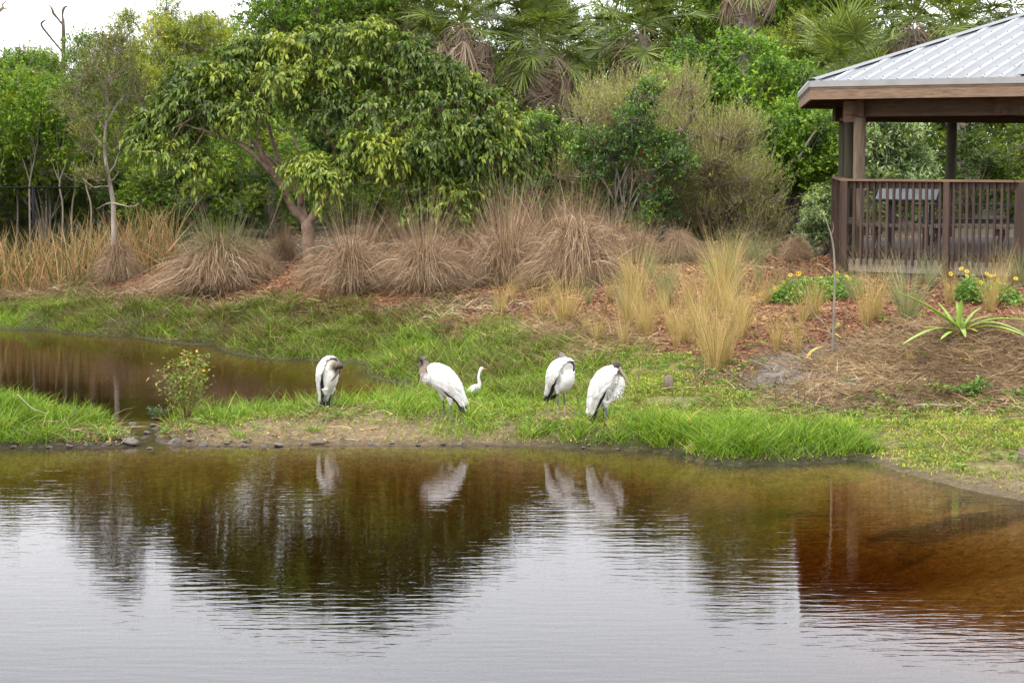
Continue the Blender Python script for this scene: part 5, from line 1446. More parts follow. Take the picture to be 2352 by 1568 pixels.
M_rock = rough_mat('wet_rock', (.03, .025, .02), (.085, .07, .055), 9, .45, bump=.7, c3=(.15, .125, .10), spec=.5, rnd=.25)
M_rockp = rough_mat('dry_rock', (.085, .065, .048), (.18, .145, .105), 7, .8, bump=.6, rnd=.2)
def rock_mesh(seed):
    import bmesh
    bm = bmesh.new(); bmesh.ops.create_icosphere(bm, subdivisions=3, radius=1.0)
    V = np.array([v.co for v in bm.verts]); F = np.array([[v.index for v in f.verts] for f in bm.faces]); bm.free()
    rg = np.random.default_rng(seed)
    d = np.zeros(len(V))
    for k in range(9):
        w = unit(rg.standard_normal(3)); d += -np.maximum(0, V @ w - rg.uniform(.45, .8)) * rg.uniform(.5, .9)
    d += (fbm(V[:, 0] * 2.5 + seed, V[:, 1] * 2.5 + V[:, 2] * 1.7) - .5) * .35
    return mk_mesh('rock', V * (1 + d)[:, None] * np.array([1, .7, .5]), [F], smooth=True)
RK = [rock_mesh(s) for s in (1, 2, 3, 4)]
for i in range(4): RK[i].materials.append(M_rock)
rocks = [(299, 1020, 48), (345, 1031, 18), (242, 1025, 22), (201, 1023, 26), (159, 1027, 22), (114, 1029, 18), (400, 1018, 36), (465, 1023, 30), (521, 1020, 20), (566, 1017, 20), (557, 1024, 22), (605, 1027, 20), (639, 1024, 30), (32, 1028, 20), (70, 1029, 14),
         (850, 1021, 20), (900, 1020, 16), (1020, 1022, 18), (1060, 1021, 24), (304, 974, 24), (338, 996, 20), (352, 978, 18), (330, 1008, 16), (225, 1012, 18), (270, 1008, 22), (440, 1012, 24), (690, 1022, 14), (780, 1022, 14), (960, 1023, 14), (1120, 1023, 12), (500, 1024, 16), (-20, 1031, 22),
         (1340, 1030, 14), (1420, 1033, 14), (1700, 1066, 10), (1940, 1056, 16)]
for i, (px, py, w) in enumerate(rocks):
    p = hit(px, py); s = w / ppm(p[1]) / 2
    t = obj('shore_rock', RK[i % 4], None, loc=p + np.array([0, 0, s * .12]), rot=(random.uniform(-.1, .1), random.uniform(-.1, .1), random.uniform(-.5, .5)), scale=(s, s * 1.1, s * random.uniform(.8, 1.2)))
    tag(t, 'small dark wet rock along the pond edge', 'rock', 'dark rocks along the pond edge')
p = hit(731, 1019); s = 42 / ppm(p[1]) / 2
tag(obj('shore_rock', rock_mesh(6), M_rockp, loc=p, scale=(s, s, s * .9)), 'flat pale brown rock below the hunched preening stork', 'rock')
p = hit(1582, 1040); s = 36 / ppm(p[1]) / 2
tag(obj('shore_rock', rock_mesh(7), M_rockp, loc=p + np.array([0, 0, .03]), rot=(0, 0, .4), scale=(s, s, s * 1.5)), 'single rounded pinkish stone where the grass meets the water', 'rock')
mb = MB()
o = hit(2160, 938)
limb(mb, [np.array([-.3, .1, .03]), np.array([-.1, 0, .05]), np.array([.1, -.05, .04]), np.array([.3, -.12, .05]), np.array([.42, -.25, .01])], .018, .008, 6)
limb(mb, [np.array([.1, -.05, .04]), np.array([.2, -.02, .07]), np.array([.35, .0, .03])], .01, .005, 5)
tag(mb.build('driftwood_branch', M_bark_pale, None, True, loc=o), 'forked pale dead branch lying on the shore below the straw mound', 'branch')
# white feather on the lawn
o = hit(1430, 966)
V, F = leaves(np.array([[0, 0, .02], [.01, .005, .015]]), np.array([[1, .1, .25], [.8, -.4, .1]]), np.tile((0, 0, 1.0), (2, 1)), .075, .03)
M_feather, _nt, _b = nmat('white_feather'); _b.inputs['Base Color'].default_value = (.8, .8, .78, 1)
tag(obj('feather', mk_mesh('feather', V, [F]), M_feather, loc=o), 'small white feather on the lawn beside a stork\'s feet', 'feather')
# white-flowered stem in the grass hummock
o = hit(75, 962)
twig_thing('withered_stalk', 'pale arching stalk lying on the grass hummock', 'stalk', o, [([(40, 905, -.1), (60, 925, -.15), (80, 940, -.2), (110, 950, -.2)], .006)], M_bark_pale, .006)

# ------------------------------------------------------------------ chain-link fence
M_fence, _nt, _b = nmat('black_fence'); _b.inputs['Base Color'].default_value = (.008, .008, .009, 1); _b.inputs['Roughness'].default_value = .7; _b.inputs['Specular IOR Level'].default_value = .15
FY = 46.6
f0, f1_ = hitY(-430, FY), hitY(190, FY)
fence = empty('chain_link_fence', hitY(80, FY)); tag(fence, 'black chain link fence with one post showing above the reeds', 'fence')
fo_ = np.array(fence.location)
ztop = at(80, 431, FY)[2]
mb = MB(); mb.tube([f0 * np.array([1, 1, 0]) + np.array([0, 0, ztop]) - fo_, f1_ * np.array([1, 1, 0]) + np.array([0, 0, ztop]) - fo_], .024, 8); mb.build('top_rail', M_fence, fence, True)
for px in (-430, -190, 80):
    p = hitY(px, FY); mb = MB(); mb.tube([p - fo_ + np.array([0, 0, -.2]), np.array([p[0], p[1], ztop + .04]) - fo_], .032, 8); mb.build('post', M_fence, fence, True)
xs = np.arange(f0[0], f1_[0], .085); A_, B_ = [], []
zb = .55
hgt = ztop - zb
for sgn in (1, -1):
    A_.append(np.stack([xs, np.full(len(xs), FY + .03 + .006 * sgn), np.full(len(xs), zb)], 1)); e = A_[-1].copy(); e[:, 0] += sgn * hgt; e[:, 2] = ztop; B_.append(e)
A_, B_ = np.concatenate(A_), np.concatenate(B_)
k = (B_[:, 0] > f0[0]) & (B_[:, 0] < f1_[0])
V, Fs = frusta(A_[k] - fo_, B_[k] - fo_, .0022, .0022, 3)
mb = MB(); mb.add(V, Fs); mb.build('wire_mesh', M_fence, fence)['kind'] = 'stuff'
# ------------------------------------------------------------------ pavilion
M_metal = rough_mat('galvanised_roof', (.125, .13, .138), (.15, .157, .165), 2.2, .5, (1, 1, 1), .04, c3=(.18, .187, .195), spec=.25, bdist=.01)
_pb = M_metal.node_tree.nodes['Principled BSDF']; _pb.inputs['Metallic'].default_value = .0
M_rib = rough_mat('sky_sheen_ribs', (.27, .28, .29), (.32, .33, .34), 3, .4, (1, 1, 1), 0)  # same galvanised metal as the sheet, coloured lighter for the sky's sheen
M_trim = rough_mat('grey_trim', (.21, .205, .20), (.27, .265, .26), 3, .4, (1, 1, 1), 0)
M_beam = rough_mat('shade_toned_beam', (.06, .034, .02), (.12, .075, .045), 3.0, .8, (1.2, 1.2, 14), .25, bdist=.004)  # brown darkened so the colour holds the shade under the eaves
M_fascia = rough_mat('weathered_fascia', (.085, .05, .03), (.17, .11, .07), 3.0, .75, (1.2, 1.2, 14), .3, c3=(.235, .17, .115), bdist=.004)
M_wood = rough_mat('brown_stained_wood', (.032, .018, .012), (.07, .041, .028), 6, .65, (1, 1, .25), .2, bdist=.004, rnd=.3)
M_cap = rough_mat('rail_cap_wood', (.11, .062, .038), (.19, .115, .072), 3, .6, (1, 1, 6), .15, bdist=.004, rnd=.12)
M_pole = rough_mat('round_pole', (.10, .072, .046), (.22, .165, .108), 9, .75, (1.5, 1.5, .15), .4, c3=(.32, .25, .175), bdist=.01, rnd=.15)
M_pole_dark = rough_mat('dark_greenish_pole', (.04, .036, .02), (.085, .075, .042), 9, .8, (1.5, 1.5, .15), .4, bdist=.01)  # darker, greener brown than the front posts
M_deck = rough_mat('grey_deck', (.09, .072, .058), (.17, .14, .115), 7, .8, (1, 1, 1), .2, bdist=.004, rnd=.18)
M_soffit = rough_mat('soffit_wood', (.06, .025, .018), (.11, .05, .035), 5, .8, (1, 1, 1), .1)
M_screw, _nt, _b = nmat('screw'); _b.inputs['Base Color'].default_value = (.08, .08, .09, 1); _b.inputs['Roughness'].default_value = .5

PA, PB, PC = np.array([5.06, 34.0]), np.array([8.18, 32.0]), np.array([5.9, 41.2])
PCEN = np.array([10.6, 38.4])
PD = 2 * PCEN - PC
POLY = [PA, PB, PD, 2 * PCEN - PA, 2 * PCEN - PB, PC]       # counter-clockwise seen from above
EAVE_Z, APEX_Z, DECK_Z, RAIL_Z = 4.60, 6.27, 1.63, 2.95
GO = np.array([PCEN[0], PCEN[1], float(gz(PCEN[0], PCEN[1]))])
gaz = empty('pavilion', GO); tag(gaz, 'open wooden pavilion with pale metal hip roof, round posts and brown railing', 'pavilion')
g3 = lambda p, z: np.array([p[0], p[1], z]) - GO
def offset(d, d5=None):
    out = []
    n = len(POLY)
    dd = [d] * 5 + [d if d5 is None else d5]
    for i in range(n):
        a, b, c = POLY[i - 1], POLY[i], POLY[(i + 1) % n]
        e1, e2 = unit(b - a), unit(c - b)
        n1, n2 = np.array([-e1[1], e1[0]]), np.array([-e2[1], e2[0]])
        M = np.array([n1, n2]); q = np.array([n1 @ b + dd[i - 1], n2 @ b + dd[i]])
        out.append(np.linalg.solve(M, q))
    return out
apex = g3(PCEN, APEX_Z)
for i in range(6):
    a, b = POLY[i], POLY[(i + 1) % 6]
    A3, B3 = g3(a, EAVE_Z), g3(b, EAVE_Z)
    e = unit(B3 - A3); Lx = np.linalg.norm(B3 - A3)
    nrm = unit(np.cross(B3 - A3, apex - A3)); up = np.cross(nrm, e)
    ax, ay = (apex - A3) @ e, (apex - A3) @ up
    mb = MB()
    V = np.array([A3, B3, apex, A3 - nrm * .012, B3 - nrm * .012, apex - nrm * .012])
    mb.add(V, [[(0, 1, 2), (5, 4, 3)], [(0, 3, 4, 1), (1, 4, 5, 2), (2, 5, 3, 0)]])
    sheet = mb.build('roof_sheet', M_metal, gaz)
    sc = MB()
    for k, s in enumerate(np.arange(.12, Lx, .29)):
        top = ay * (s / ax) if s < ax else ay * (Lx - s) / (Lx - ax)
        if top < .12: continue
        p0 = A3 + e * s - up * .03
        mb = MB()
        w1, w2, hh = .034, .018, .026
        prof = [(-w1, 0), (-w2, hh), (w2, hh), (w1, 0)]
        V = np.array([p0 + e * u_ + nrm * (v_ + .001) for u_, v_ in prof] + [p0 + up * (top - .02) + e * u_ + nrm * (v_ + .001) for u_, v_ in prof])
        mb.add(V, [[(0, 1, 5, 4), (1, 2, 6, 5), (2, 3, 7, 6), (3, 2, 1, 0)]])
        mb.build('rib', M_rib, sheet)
        for h in np.arange(.10, top, .62):
            sc.tube([p0 + up * h + nrm * hh + e * .0, p0 + up * h + nrm * (hh + .012)], .013, 6)
    o = sc.build('screws', M_screw, sheet); o['kind'] = 'stuff'
    # purlins / soffit boards under the sheet
    for k, h in enumerate(np.arange(.1, ay - .3, .6)):
        f0_, f1g = ax * h / ay, Lx - (Lx - ax) * h / ay
        mb = MB(); mb.beam(A3 + e * (f0_ + .03) + up * h - nrm * .04, A3 + e * (f1g - .03) + up * h - nrm * .04, .09, .04, nrm); mb.build('purlin', M_soffit, gaz)
    mb = MB()
    V = np.array([A3, B3, apex]) - nrm * .10
    mb.add(np.concatenate([V, V - nrm * .02]), [[(0, 1, 2), (5, 4, 3)]]); mb.build('soffit', M_soffit, gaz)
    # trim and fascia
    dn = np.array([0, 0, -1.0]); out_ = unit(np.array([e[1], -e[0], 0]))
    mb = MB(); mb.beam(A3 + out_ * .022 + dn * .05 - e * .012, B3 + out_ * .022 + dn * .05 + e * .012, .022, .10); mb.build('drip_edge', M_trim, gaz)
    mb = MB(); mb.beam(A3 - out_ * .016 + dn * .205 , B3 - out_ * .016 + dn * .205, .04, .21); mb.build('fascia', M_fascia, gaz)
    mb = MB(); mb.beam(A3 - out_ * .001 + dn * .118, B3 - out_ * .001 + dn * .118, .03, .034); mb.build('fascia_strip', M_fascia, gaz)
for i in range(6):                                              # hip caps
    A3 = g3(POLY[i], EAVE_Z + .034); d = apex + np.array([0, 0, .034]) - A3
    n1 = unit(np.cross(apex - g3(POLY[i - 1], EAVE_Z), g3(POLY[i], EAVE_Z) - g3(POLY[i - 1], EAVE_Z))) * -1
    n2 = unit(np.cross(g3(POLY[(i + 1) % 6], EAVE_Z) - g3(POLY[i], EAVE_Z), apex - g3(POLY[i], EAVE_Z)))
    s1, s2 = unit(np.cross(n1, d)), unit(np.cross(d, n2))
    s1 = s1 * (1 if (s1 @ (g3(POLY[i - 1], EAVE_Z) - g3(POLY[i], EAVE_Z))) > 0 else -1); s2 = s2 * (1 if (s2 @ (g3(POLY[(i + 1) % 6], EAVE_Z) - g3(POLY[i], EAVE_Z))) > 0 else -1)
    mb = MB(); q0, q1 = A3 + d * .003, A3 + d
    mb.add(np.array([q0 + s1 * .15, q0 + np.array([0, 0, .008]), q0 + s2 * .15, q1 + s1 * .15, q1 + np.array([0, 0, .008]), q1 + s2 * .15]), [[(0, 1, 4, 3), (1, 2, 5, 4)]])
    mb.build('hip_cap', M_metal, gaz)
# beams and posts
BM = offset(1.14, .88)
for i in range(6):
    a, b = BM[i], BM[(i + 1) % 6]
    e2 = unit(b - a)
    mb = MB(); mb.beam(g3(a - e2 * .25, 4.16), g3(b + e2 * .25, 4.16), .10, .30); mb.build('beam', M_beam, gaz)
    nrm2 = np.array([e2[1], -e2[0]])
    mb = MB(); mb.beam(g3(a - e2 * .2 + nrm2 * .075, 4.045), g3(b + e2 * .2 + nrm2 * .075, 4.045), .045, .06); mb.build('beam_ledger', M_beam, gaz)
posts = [BM[0], np.array([6.42, 38.0]), np.array([9.25, 42.1]), BM[1] + np.array([.95, .48]), BM[2], BM[3], BM[4], BM[5]]
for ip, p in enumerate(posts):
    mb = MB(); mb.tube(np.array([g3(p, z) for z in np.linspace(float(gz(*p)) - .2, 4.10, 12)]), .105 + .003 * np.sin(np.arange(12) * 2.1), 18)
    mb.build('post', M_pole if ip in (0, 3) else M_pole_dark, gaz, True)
# corner brackets at the front post
mb = MB(); mb.beam(g3(BM[0] + np.array([-.28, .02]), 4.10), g3(BM[0] + np.array([.02, .0]), 4.10), .06, .36); mb.build('bracket', M_fascia, gaz)
# deck boards and skirt
DK = offset(.55, .66)
dk = np.array(DK)
bdir = unit(DK[1] - DK[0]); bn = np.array([-bdir[1], bdir[0]])
tt = dk @ bn
w = .14
s = tt.min() + w / 2
while s < tt.max():
    xs_ = []
    for i in range(6):
        a, b = dk[i], dk[(i + 1) % 6]; ta, tb = a @ bn, b @ bn
        if (ta - s) * (tb - s) < 0: xs_.append((a + (b - a) * (s - ta) / (tb - ta)) @ bdir)
    if len(xs_) == 2:
        x0_, x1_ = min(xs_), max(xs_)
        mb = MB(); mb.beam(g3(bdir * x0_ + bn * s, DECK_Z - .02), g3(bdir * x1_ + bn * s, DECK_Z - .02), w - .008, .038); mb.build('deck_board', M_deck, gaz)
    s += w
for i in range(6):
    a, b = DK[i], DK[(i + 1) % 6]; e2 = unit(b - a); nr = np.array([e2[1], -e2[0]])
    mb = MB(); mb.beam(g3(a + nr * .02, DECK_Z - .15), g3(b + nr * .02, DECK_Z - .15), .04, .22); mb.build('rim_board', M_deck, gaz)
    mb = MB(); mb.beam(g3(a - nr * .03, DECK_Z - .36), g3(b - nr * .03, DECK_Z - .36), .03, .19); mb.build('skirt_board', M_deck, gaz)
    for f in np.linspace(.05, .95, 3):
        p = a + (b - a) * f - nr * .12; mb = MB(); mb.box(g3(p, DECK_Z - .45), (.14, .14, .8)); mb.build('pier', M_deck, gaz)
# railings on three sides
RL = offset(.49, .62)
def railing(a, b, post_at):
    e2 = unit(b - a); nr = np.array([e2[1], -e2[0]]); L_ = np.linalg.norm(b - a)
    mb = MB(); mb.beam(g3(a - e2 * .04, RAIL_Z - .018), g3(b, RAIL_Z - .018), .15, .036); mb.build('rail_cap', M_cap, gaz)
    mb = MB(); mb.beam(g3(a - nr * .045, RAIL_Z - .10), g3(b - nr * .045, RAIL_Z - .10), .036, .12); mb.build('top_rail', M_wood, gaz)
    mb = MB(); mb.beam(g3(a - nr * .045, DECK_Z + .05), g3(b - nr * .045, DECK_Z + .05), .036, .07); mb.build('bottom_rail', M_wood, gaz)
    for q in post_at:
        p = a + e2 * q + nr * .03; mb = MB(); mb.box(g3(p, (RAIL_Z - .037 + DECK_Z - .42) / 2), (.10, .10, RAIL_Z - .037 - DECK_Z + .42), np.array([[e2[0], nr[0], 0], [e2[1], nr[1], 0], [0, 0, 1]])); mb.build('rail_post', M_wood, gaz)
    q = .06
    R_ = np.array([[e2[0], nr[0], 0], [e2[1], nr[1], 0], [0, 0, 1]])
    while q < L_:
        if min([abs(q - k_) for k_ in post_at] + [9]) > .07:
            mb = MB(); j = rng.normal(0, .004); mb.box(np.zeros(3), (.040, .036, RAIL_Z - .037 - DECK_Z + .12), R_)
            mb.build('baluster', M_wood, gaz, loc=g3(a + e2 * (q + j), (RAIL_Z - .037 + DECK_Z - .12) / 2), rot=(rng.normal(0, .003), rng.normal(0, .003), 0))
        q += .117
railing(RL[0], RL[1], [.02, 1.83, 3.6])
railing(RL[0] + unit(RL[5] - RL[0]) * 3.6, RL[0] + unit(RL[5] - RL[0]) * .06, [.0, 1.8, 3.5])
railing(RL[1], RL[2], [.06, 1.9, 3.8, 5.7])
# bench along the front railing
def bench(a, b, inset, nsup):
    e2 = unit(b - a); inn = np.array([-e2[1], e2[0]])
    for k in range(3):
        c = inset + .06 + k * .135
        mb = MB(); mb.beam(g3(a + inn * c, DECK_Z + .53), g3(b + inn * c, DECK_Z + .53), .125, .04); mb.build('bench_slat', M_deck, gaz)
    L_ = np.linalg.norm(b - a)
    for q in np.linspace(.35, L_ - .35, nsup):
        p = a + e2 * q
        mb = MB(); mb.beam(g3(p + inn * .02, DECK_Z + .45), g3(p + inn * (inset + .42), DECK_Z + .45), .05, .11)
        mb.beam(g3(p + inn * (inset + .36) + e2 * .0, DECK_Z + .42), g3(p + inn * .08, DECK_Z + .02), .045, .09, (e2[0], e2[1], 0)); mb.build('bench_support', M_deck, gaz)
bench(RL[0] + bdir * .1, RL[1], .10, 3)
eC = unit(RL[5] - RL[0])
bench(RL[0] + eC * 3.5, RL[0] + eC * .6, .10, 2)
# picnic table inside
M_table = rough_mat('dark_table', (.025, .022, .02), (.07, .06, .055), 5, .55, (1, 1, 1), .1)
tb = empty('picnic_table', (8.9, 38.4, DECK_Z), -.25); tag(tb, 'dark picnic table standing inside the pavilion', 'table')
for k in range(5):
    mb = MB(); mb.box((0, -.3 + k * .15, .76), (2.2, .14, .04)); mb.build('tabletop_board', M_table, tb)
for sgn in (-1, 1):
    for k in range(2):
        mb = MB(); mb.box((0, sgn * (.62 + k * .14), .45), (2.2, .13, .04)); mb.build('seat_board', M_table, tb)
for x_ in (-.8, .8):
    for sgn in (-1, 1):
        mb = MB(); mb.beam((x_, sgn * .62, 0), (x_, sgn * .2, .74), .045, .09, (1, 0, 0)); mb.build('leg', M_table, tb)
    mb = MB(); mb.beam((x_ + .05, -.72, .40), (x_ + .05, .72, .40), .045, .09); mb.build('crossbar', M_table, tb)
# reading panel
M_panel = rough_mat('printed_panel', (.36, .40, .40), (.55, .58, .60), 4, .35, (1, 1, 1), 0, c3=(.42, .46, .36))
M_pframe, _nt, _b = nmat('panel_frame'); _b.inputs['Base Color'].default_value = (.03, .03, .032, 1); _b.inputs['Roughness'].default_value = .5
rp = empty('reading_panel', (*((at(2085, 470, 36.6)[:2])), DECK_Z), -.35); tag(rp, 'tilted information panel on two dark legs behind the railing', 'information panel')
Rt = np.array(Matrix.Rotation(math.radians(-28), 3, 'X'))
Rt2 = np.array(Matrix.Rotation(math.radians(26), 3, 'X'))
mb = MB(); mb.box((0, 0, 1.02), (1.16, .62, .035), Rt2); mb.build('panel_board', M_pframe, rp)
mb = MB(); mb.box((0, -.011, 1.042), (1.10, .56, .012), Rt2); mb.build('printed_sheet', M_panel, rp)
for x_ in (-.32, .32):
    mb = MB(); mb.box((x_, .05, .5), (.09, .09, 1.0)); mb.build('leg', M_pframe, rp)
# ------------------------------------------------------------------ birds
def bird_mat(name, rough=.75):
    m, nt, b = nmat(name)
    a = nt.nodes.new('ShaderNodeAttribute'); a.attribute_name = 'col'
    tc = nt.nodes.new('ShaderNodeTexCoord'); no = nt.nodes.new('ShaderNodeTexNoise'); no.inputs['Scale'].default_value = 60; no.inputs['Detail'].default_value = 4
    nt.links.new(tc.outputs['Object'], no.inputs['Vector'])
    mr = nt.nodes.new('ShaderNodeMapRange'); mr.inputs['To Min'].default_value = .78; mr.inputs['To Max'].default_value = 1.12
    nt.links.new(no.outputs['Fac'], mr.inputs['Value'])
    hs = nt.nodes.new('ShaderNodeHueSaturation'); nt.links.new(mr.outputs['Result'], hs.inputs['Value']); nt.links.new(a.outputs['Color'], hs.inputs['Color'])
    nt.links.new(hs.outputs['Color'], b.inputs['Base Color'])
    bp = nt.nodes.new('ShaderNodeBump'); bp.inputs['Strength'].default_value = .35; bp.inputs['Distance'].default_value = .006
    nt.links.new(no.outputs['Fac'], bp.inputs['Height']); nt.links.new(bp.outputs['Normal'], b.inputs['Normal'])
    b.inputs['Roughness'].default_value = rough; b.inputs['Specular IOR Level'].default_value = .2
    return m
M_bird = bird_mat('bird_plumage')
M_wing = leaf_mat('wing_feathers', [(0, (.48, .46, .43)), (.5, (.60, .585, .565)), (1, (.68, .67, .66))], .8, .12, (1, 1, 1), .2)
M_black = leaf_mat('black_feathers', [(0, (.008, .008, .011)), (1, (.025, .026, .032))], .5, 0)
M_bill = rough_mat('bill', (.07, .045, .028), (.17, .10, .05), 14, .5, (1, 1, 1), .1)
M_bill_pale = rough_mat('pale_bill', (.19, .145, .10), (.30, .235, .17), 14, .5, (1, 1, 1), .1)
M_leg = rough_mat('stork_leg', (.045, .05, .055), (.12, .125, .13), 30, .6, (1, 1, 1), .2)
M_shin = rough_mat('pinkish_shin', (.26, .17, .14), (.36, .25, .21), 30, .6, (1, 1, 1), .2)
M_eyeb, _nt, _b = nmat('bird_eye'); _b.inputs['Base Color'].default_value = (.01, .008, .006, 1); _b.inputs['Roughness'].default_value = .15

def skin(parts, vox=.0075, it=5):
    """joins overlapping lofts into one continuous surface"""
    mb = MB()
    for P, r, n in parts:
        P = np.asarray(P, float); r = np.asarray(r, float)
        Q = resample(P, n); t0 = np.linspace(0, 1, len(P)); t1 = np.linspace(0, 1, n)
        R = np.interp(t1, t0, r) if r.ndim == 1 else np.stack([np.interp(t1, t0, r[:, 0]), np.interp(t1, t0, r[:, 1])], 1)
        mb.tube(Q, R, 20)
    me = mb.mesh('bird_lofts')
    tmp = bpy.data.objects.new('tmp', me); COL.objects.link(tmp)
    m = tmp.modifiers.new('r', 'REMESH'); m.mode = 'VOXEL'; m.voxel_size = vox
    s = tmp.modifiers.new('s', 'SMOOTH'); s.factor = .5; s.iterations = it
    dg = bpy.context.evaluated_depsgraph_get()
    ev = tmp.evaluated_get(dg)
    em = ev.to_mesh()
    V = np.empty(len(em.vertices) * 3, np.float32); em.vertices.foreach_get('co', V); V = V.reshape(-1, 3)
    em.calc_loop_triangles()
    F = np.empty(len(em.loop_triangles) * 3, np.int32); em.loop_triangles.foreach_get('vertices', F); F = F.reshape(-1, 3)
    ev.to_mesh_clear()
    bpy.data.objects.remove(tmp); bpy.data.meshes.remove(me)
    return V.astype(float), F

def seg_dist(V, P):
    """distance to a polyline and position along it (0..1)"""
    P = np.asarray(P, float); best = np.full(len(V), 9.0); tt = np.zeros(len(V))
    for i in range(len(P) - 1):
        a, d = P[i], P[i + 1] - P[i]
        t = np.clip(((V - a) @ d) / (d @ d), 0, 1)
        q = np.linalg.norm(V - a - t[:, None] * d, axis=1)
        k = q < best; best[k] = q[k]; tt[k] = (i + t[k]) / (len(P) - 1)
    return best, tt

def feather_wing(BP, BR, side, rg, u0=.06, vmax=100, drop=1.0, span=1.0):
    """rows of overlapping feathers laid over one flank; returns white and black meshes"""
    n = 40
    C = resample(BP, n); R = np.interp(np.linspace(0, 1, n), np.linspace(0, 1, len(BR)), BR)
    T = unit(np.gradient(C, axis=0))
    Sd = np.array([0, 1.0, 0]) * side
    Up = unit(np.cross(T, np.array([0, 1.0, 0])));  Up = Up * np.sign(Up[:, 2:3] + 1e-6)
    def S(u, v, lift=0.0):
        u_ = np.clip(u, 0, 1.0) * (n - 1); i = np.minimum(u_.astype(int), n - 2); f = (u_ - i)[:, None]
        c = C[i] * (1 - f) + C[i + 1] * f; up = Up[i] * (1 - f) + Up[i + 1] * f; t = T[i] * (1 - f) + T[i + 1] * f
        r = (R[i] * (1 - f[:, 0]) + R[i + 1] * f[:, 0])
        over = np.maximum(u - 1, 0)[:, None] * .35
        rr = np.maximum(r, .055) * 1.03 + .012 + lift
        return c + up * (rr * np.cos(v))[:, None] + Sd * (rr * .92 * np.sin(v))[:, None] + t * over
    W_, B_ = MB(), MB()
    def feather(mbx, u, v, lu, wv, lift, rnd):
        m = 6; us = u + lu * np.linspace(0, 1, m)
        ww = wv * np.array([.6, .95, 1, .95, .75, .15])
        dv = np.linspace(0, .10, m)
        lf = lift + np.linspace(0, .010, m)
        L_ = S(us, np.full(m, v) + dv - ww / 2, lf); M_ = S(us, np.full(m, v) + dv, lf + .006); R_ = S(us, np.full(m, v) + dv + ww / 2, lf)
        V = np.stack([L_, M_, R_], 1).reshape(-1, 3)
        F = []
        for i in range(m - 1):
            for j in range(2): F.append((i * 3 + j, i * 3 + j + 1, i * 3 + j + 4, i * 3 + j + 3))
        mbx.add(V, [F], rnd)
    vm = math.radians(vmax)
    for k, v in enumerate(np.linspace(vm + .08, vm + .34, 6)):             # black flight feathers under the wing edge
        feather(B_, .38 + .04 * k, v, .72 * span, .26, -.003, rg.random())
    for k in range(4):
        feather(B_, .58 + .05 * k, vm * 1.0 - .10 * k, .55 * span, .34, .0, rg.random())
    for row, u in enumerate(np.linspace(.62, u0, 9)):           # white rows, tail to shoulder
        ln = .46 if row < 3 else .30
        for v in np.linspace(math.radians(6), vm * (.93 if row > 4 else .90), 8 if row < 3 else 9):
            feather(W_, u + rg.normal(0, .012), v + rg.normal(0, .03) + (.12 if row % 2 else 0) * .5, ln * rg.uniform(.9, 1.1), .34, .002 + .003 * row, rg.random())
    return W_, B_

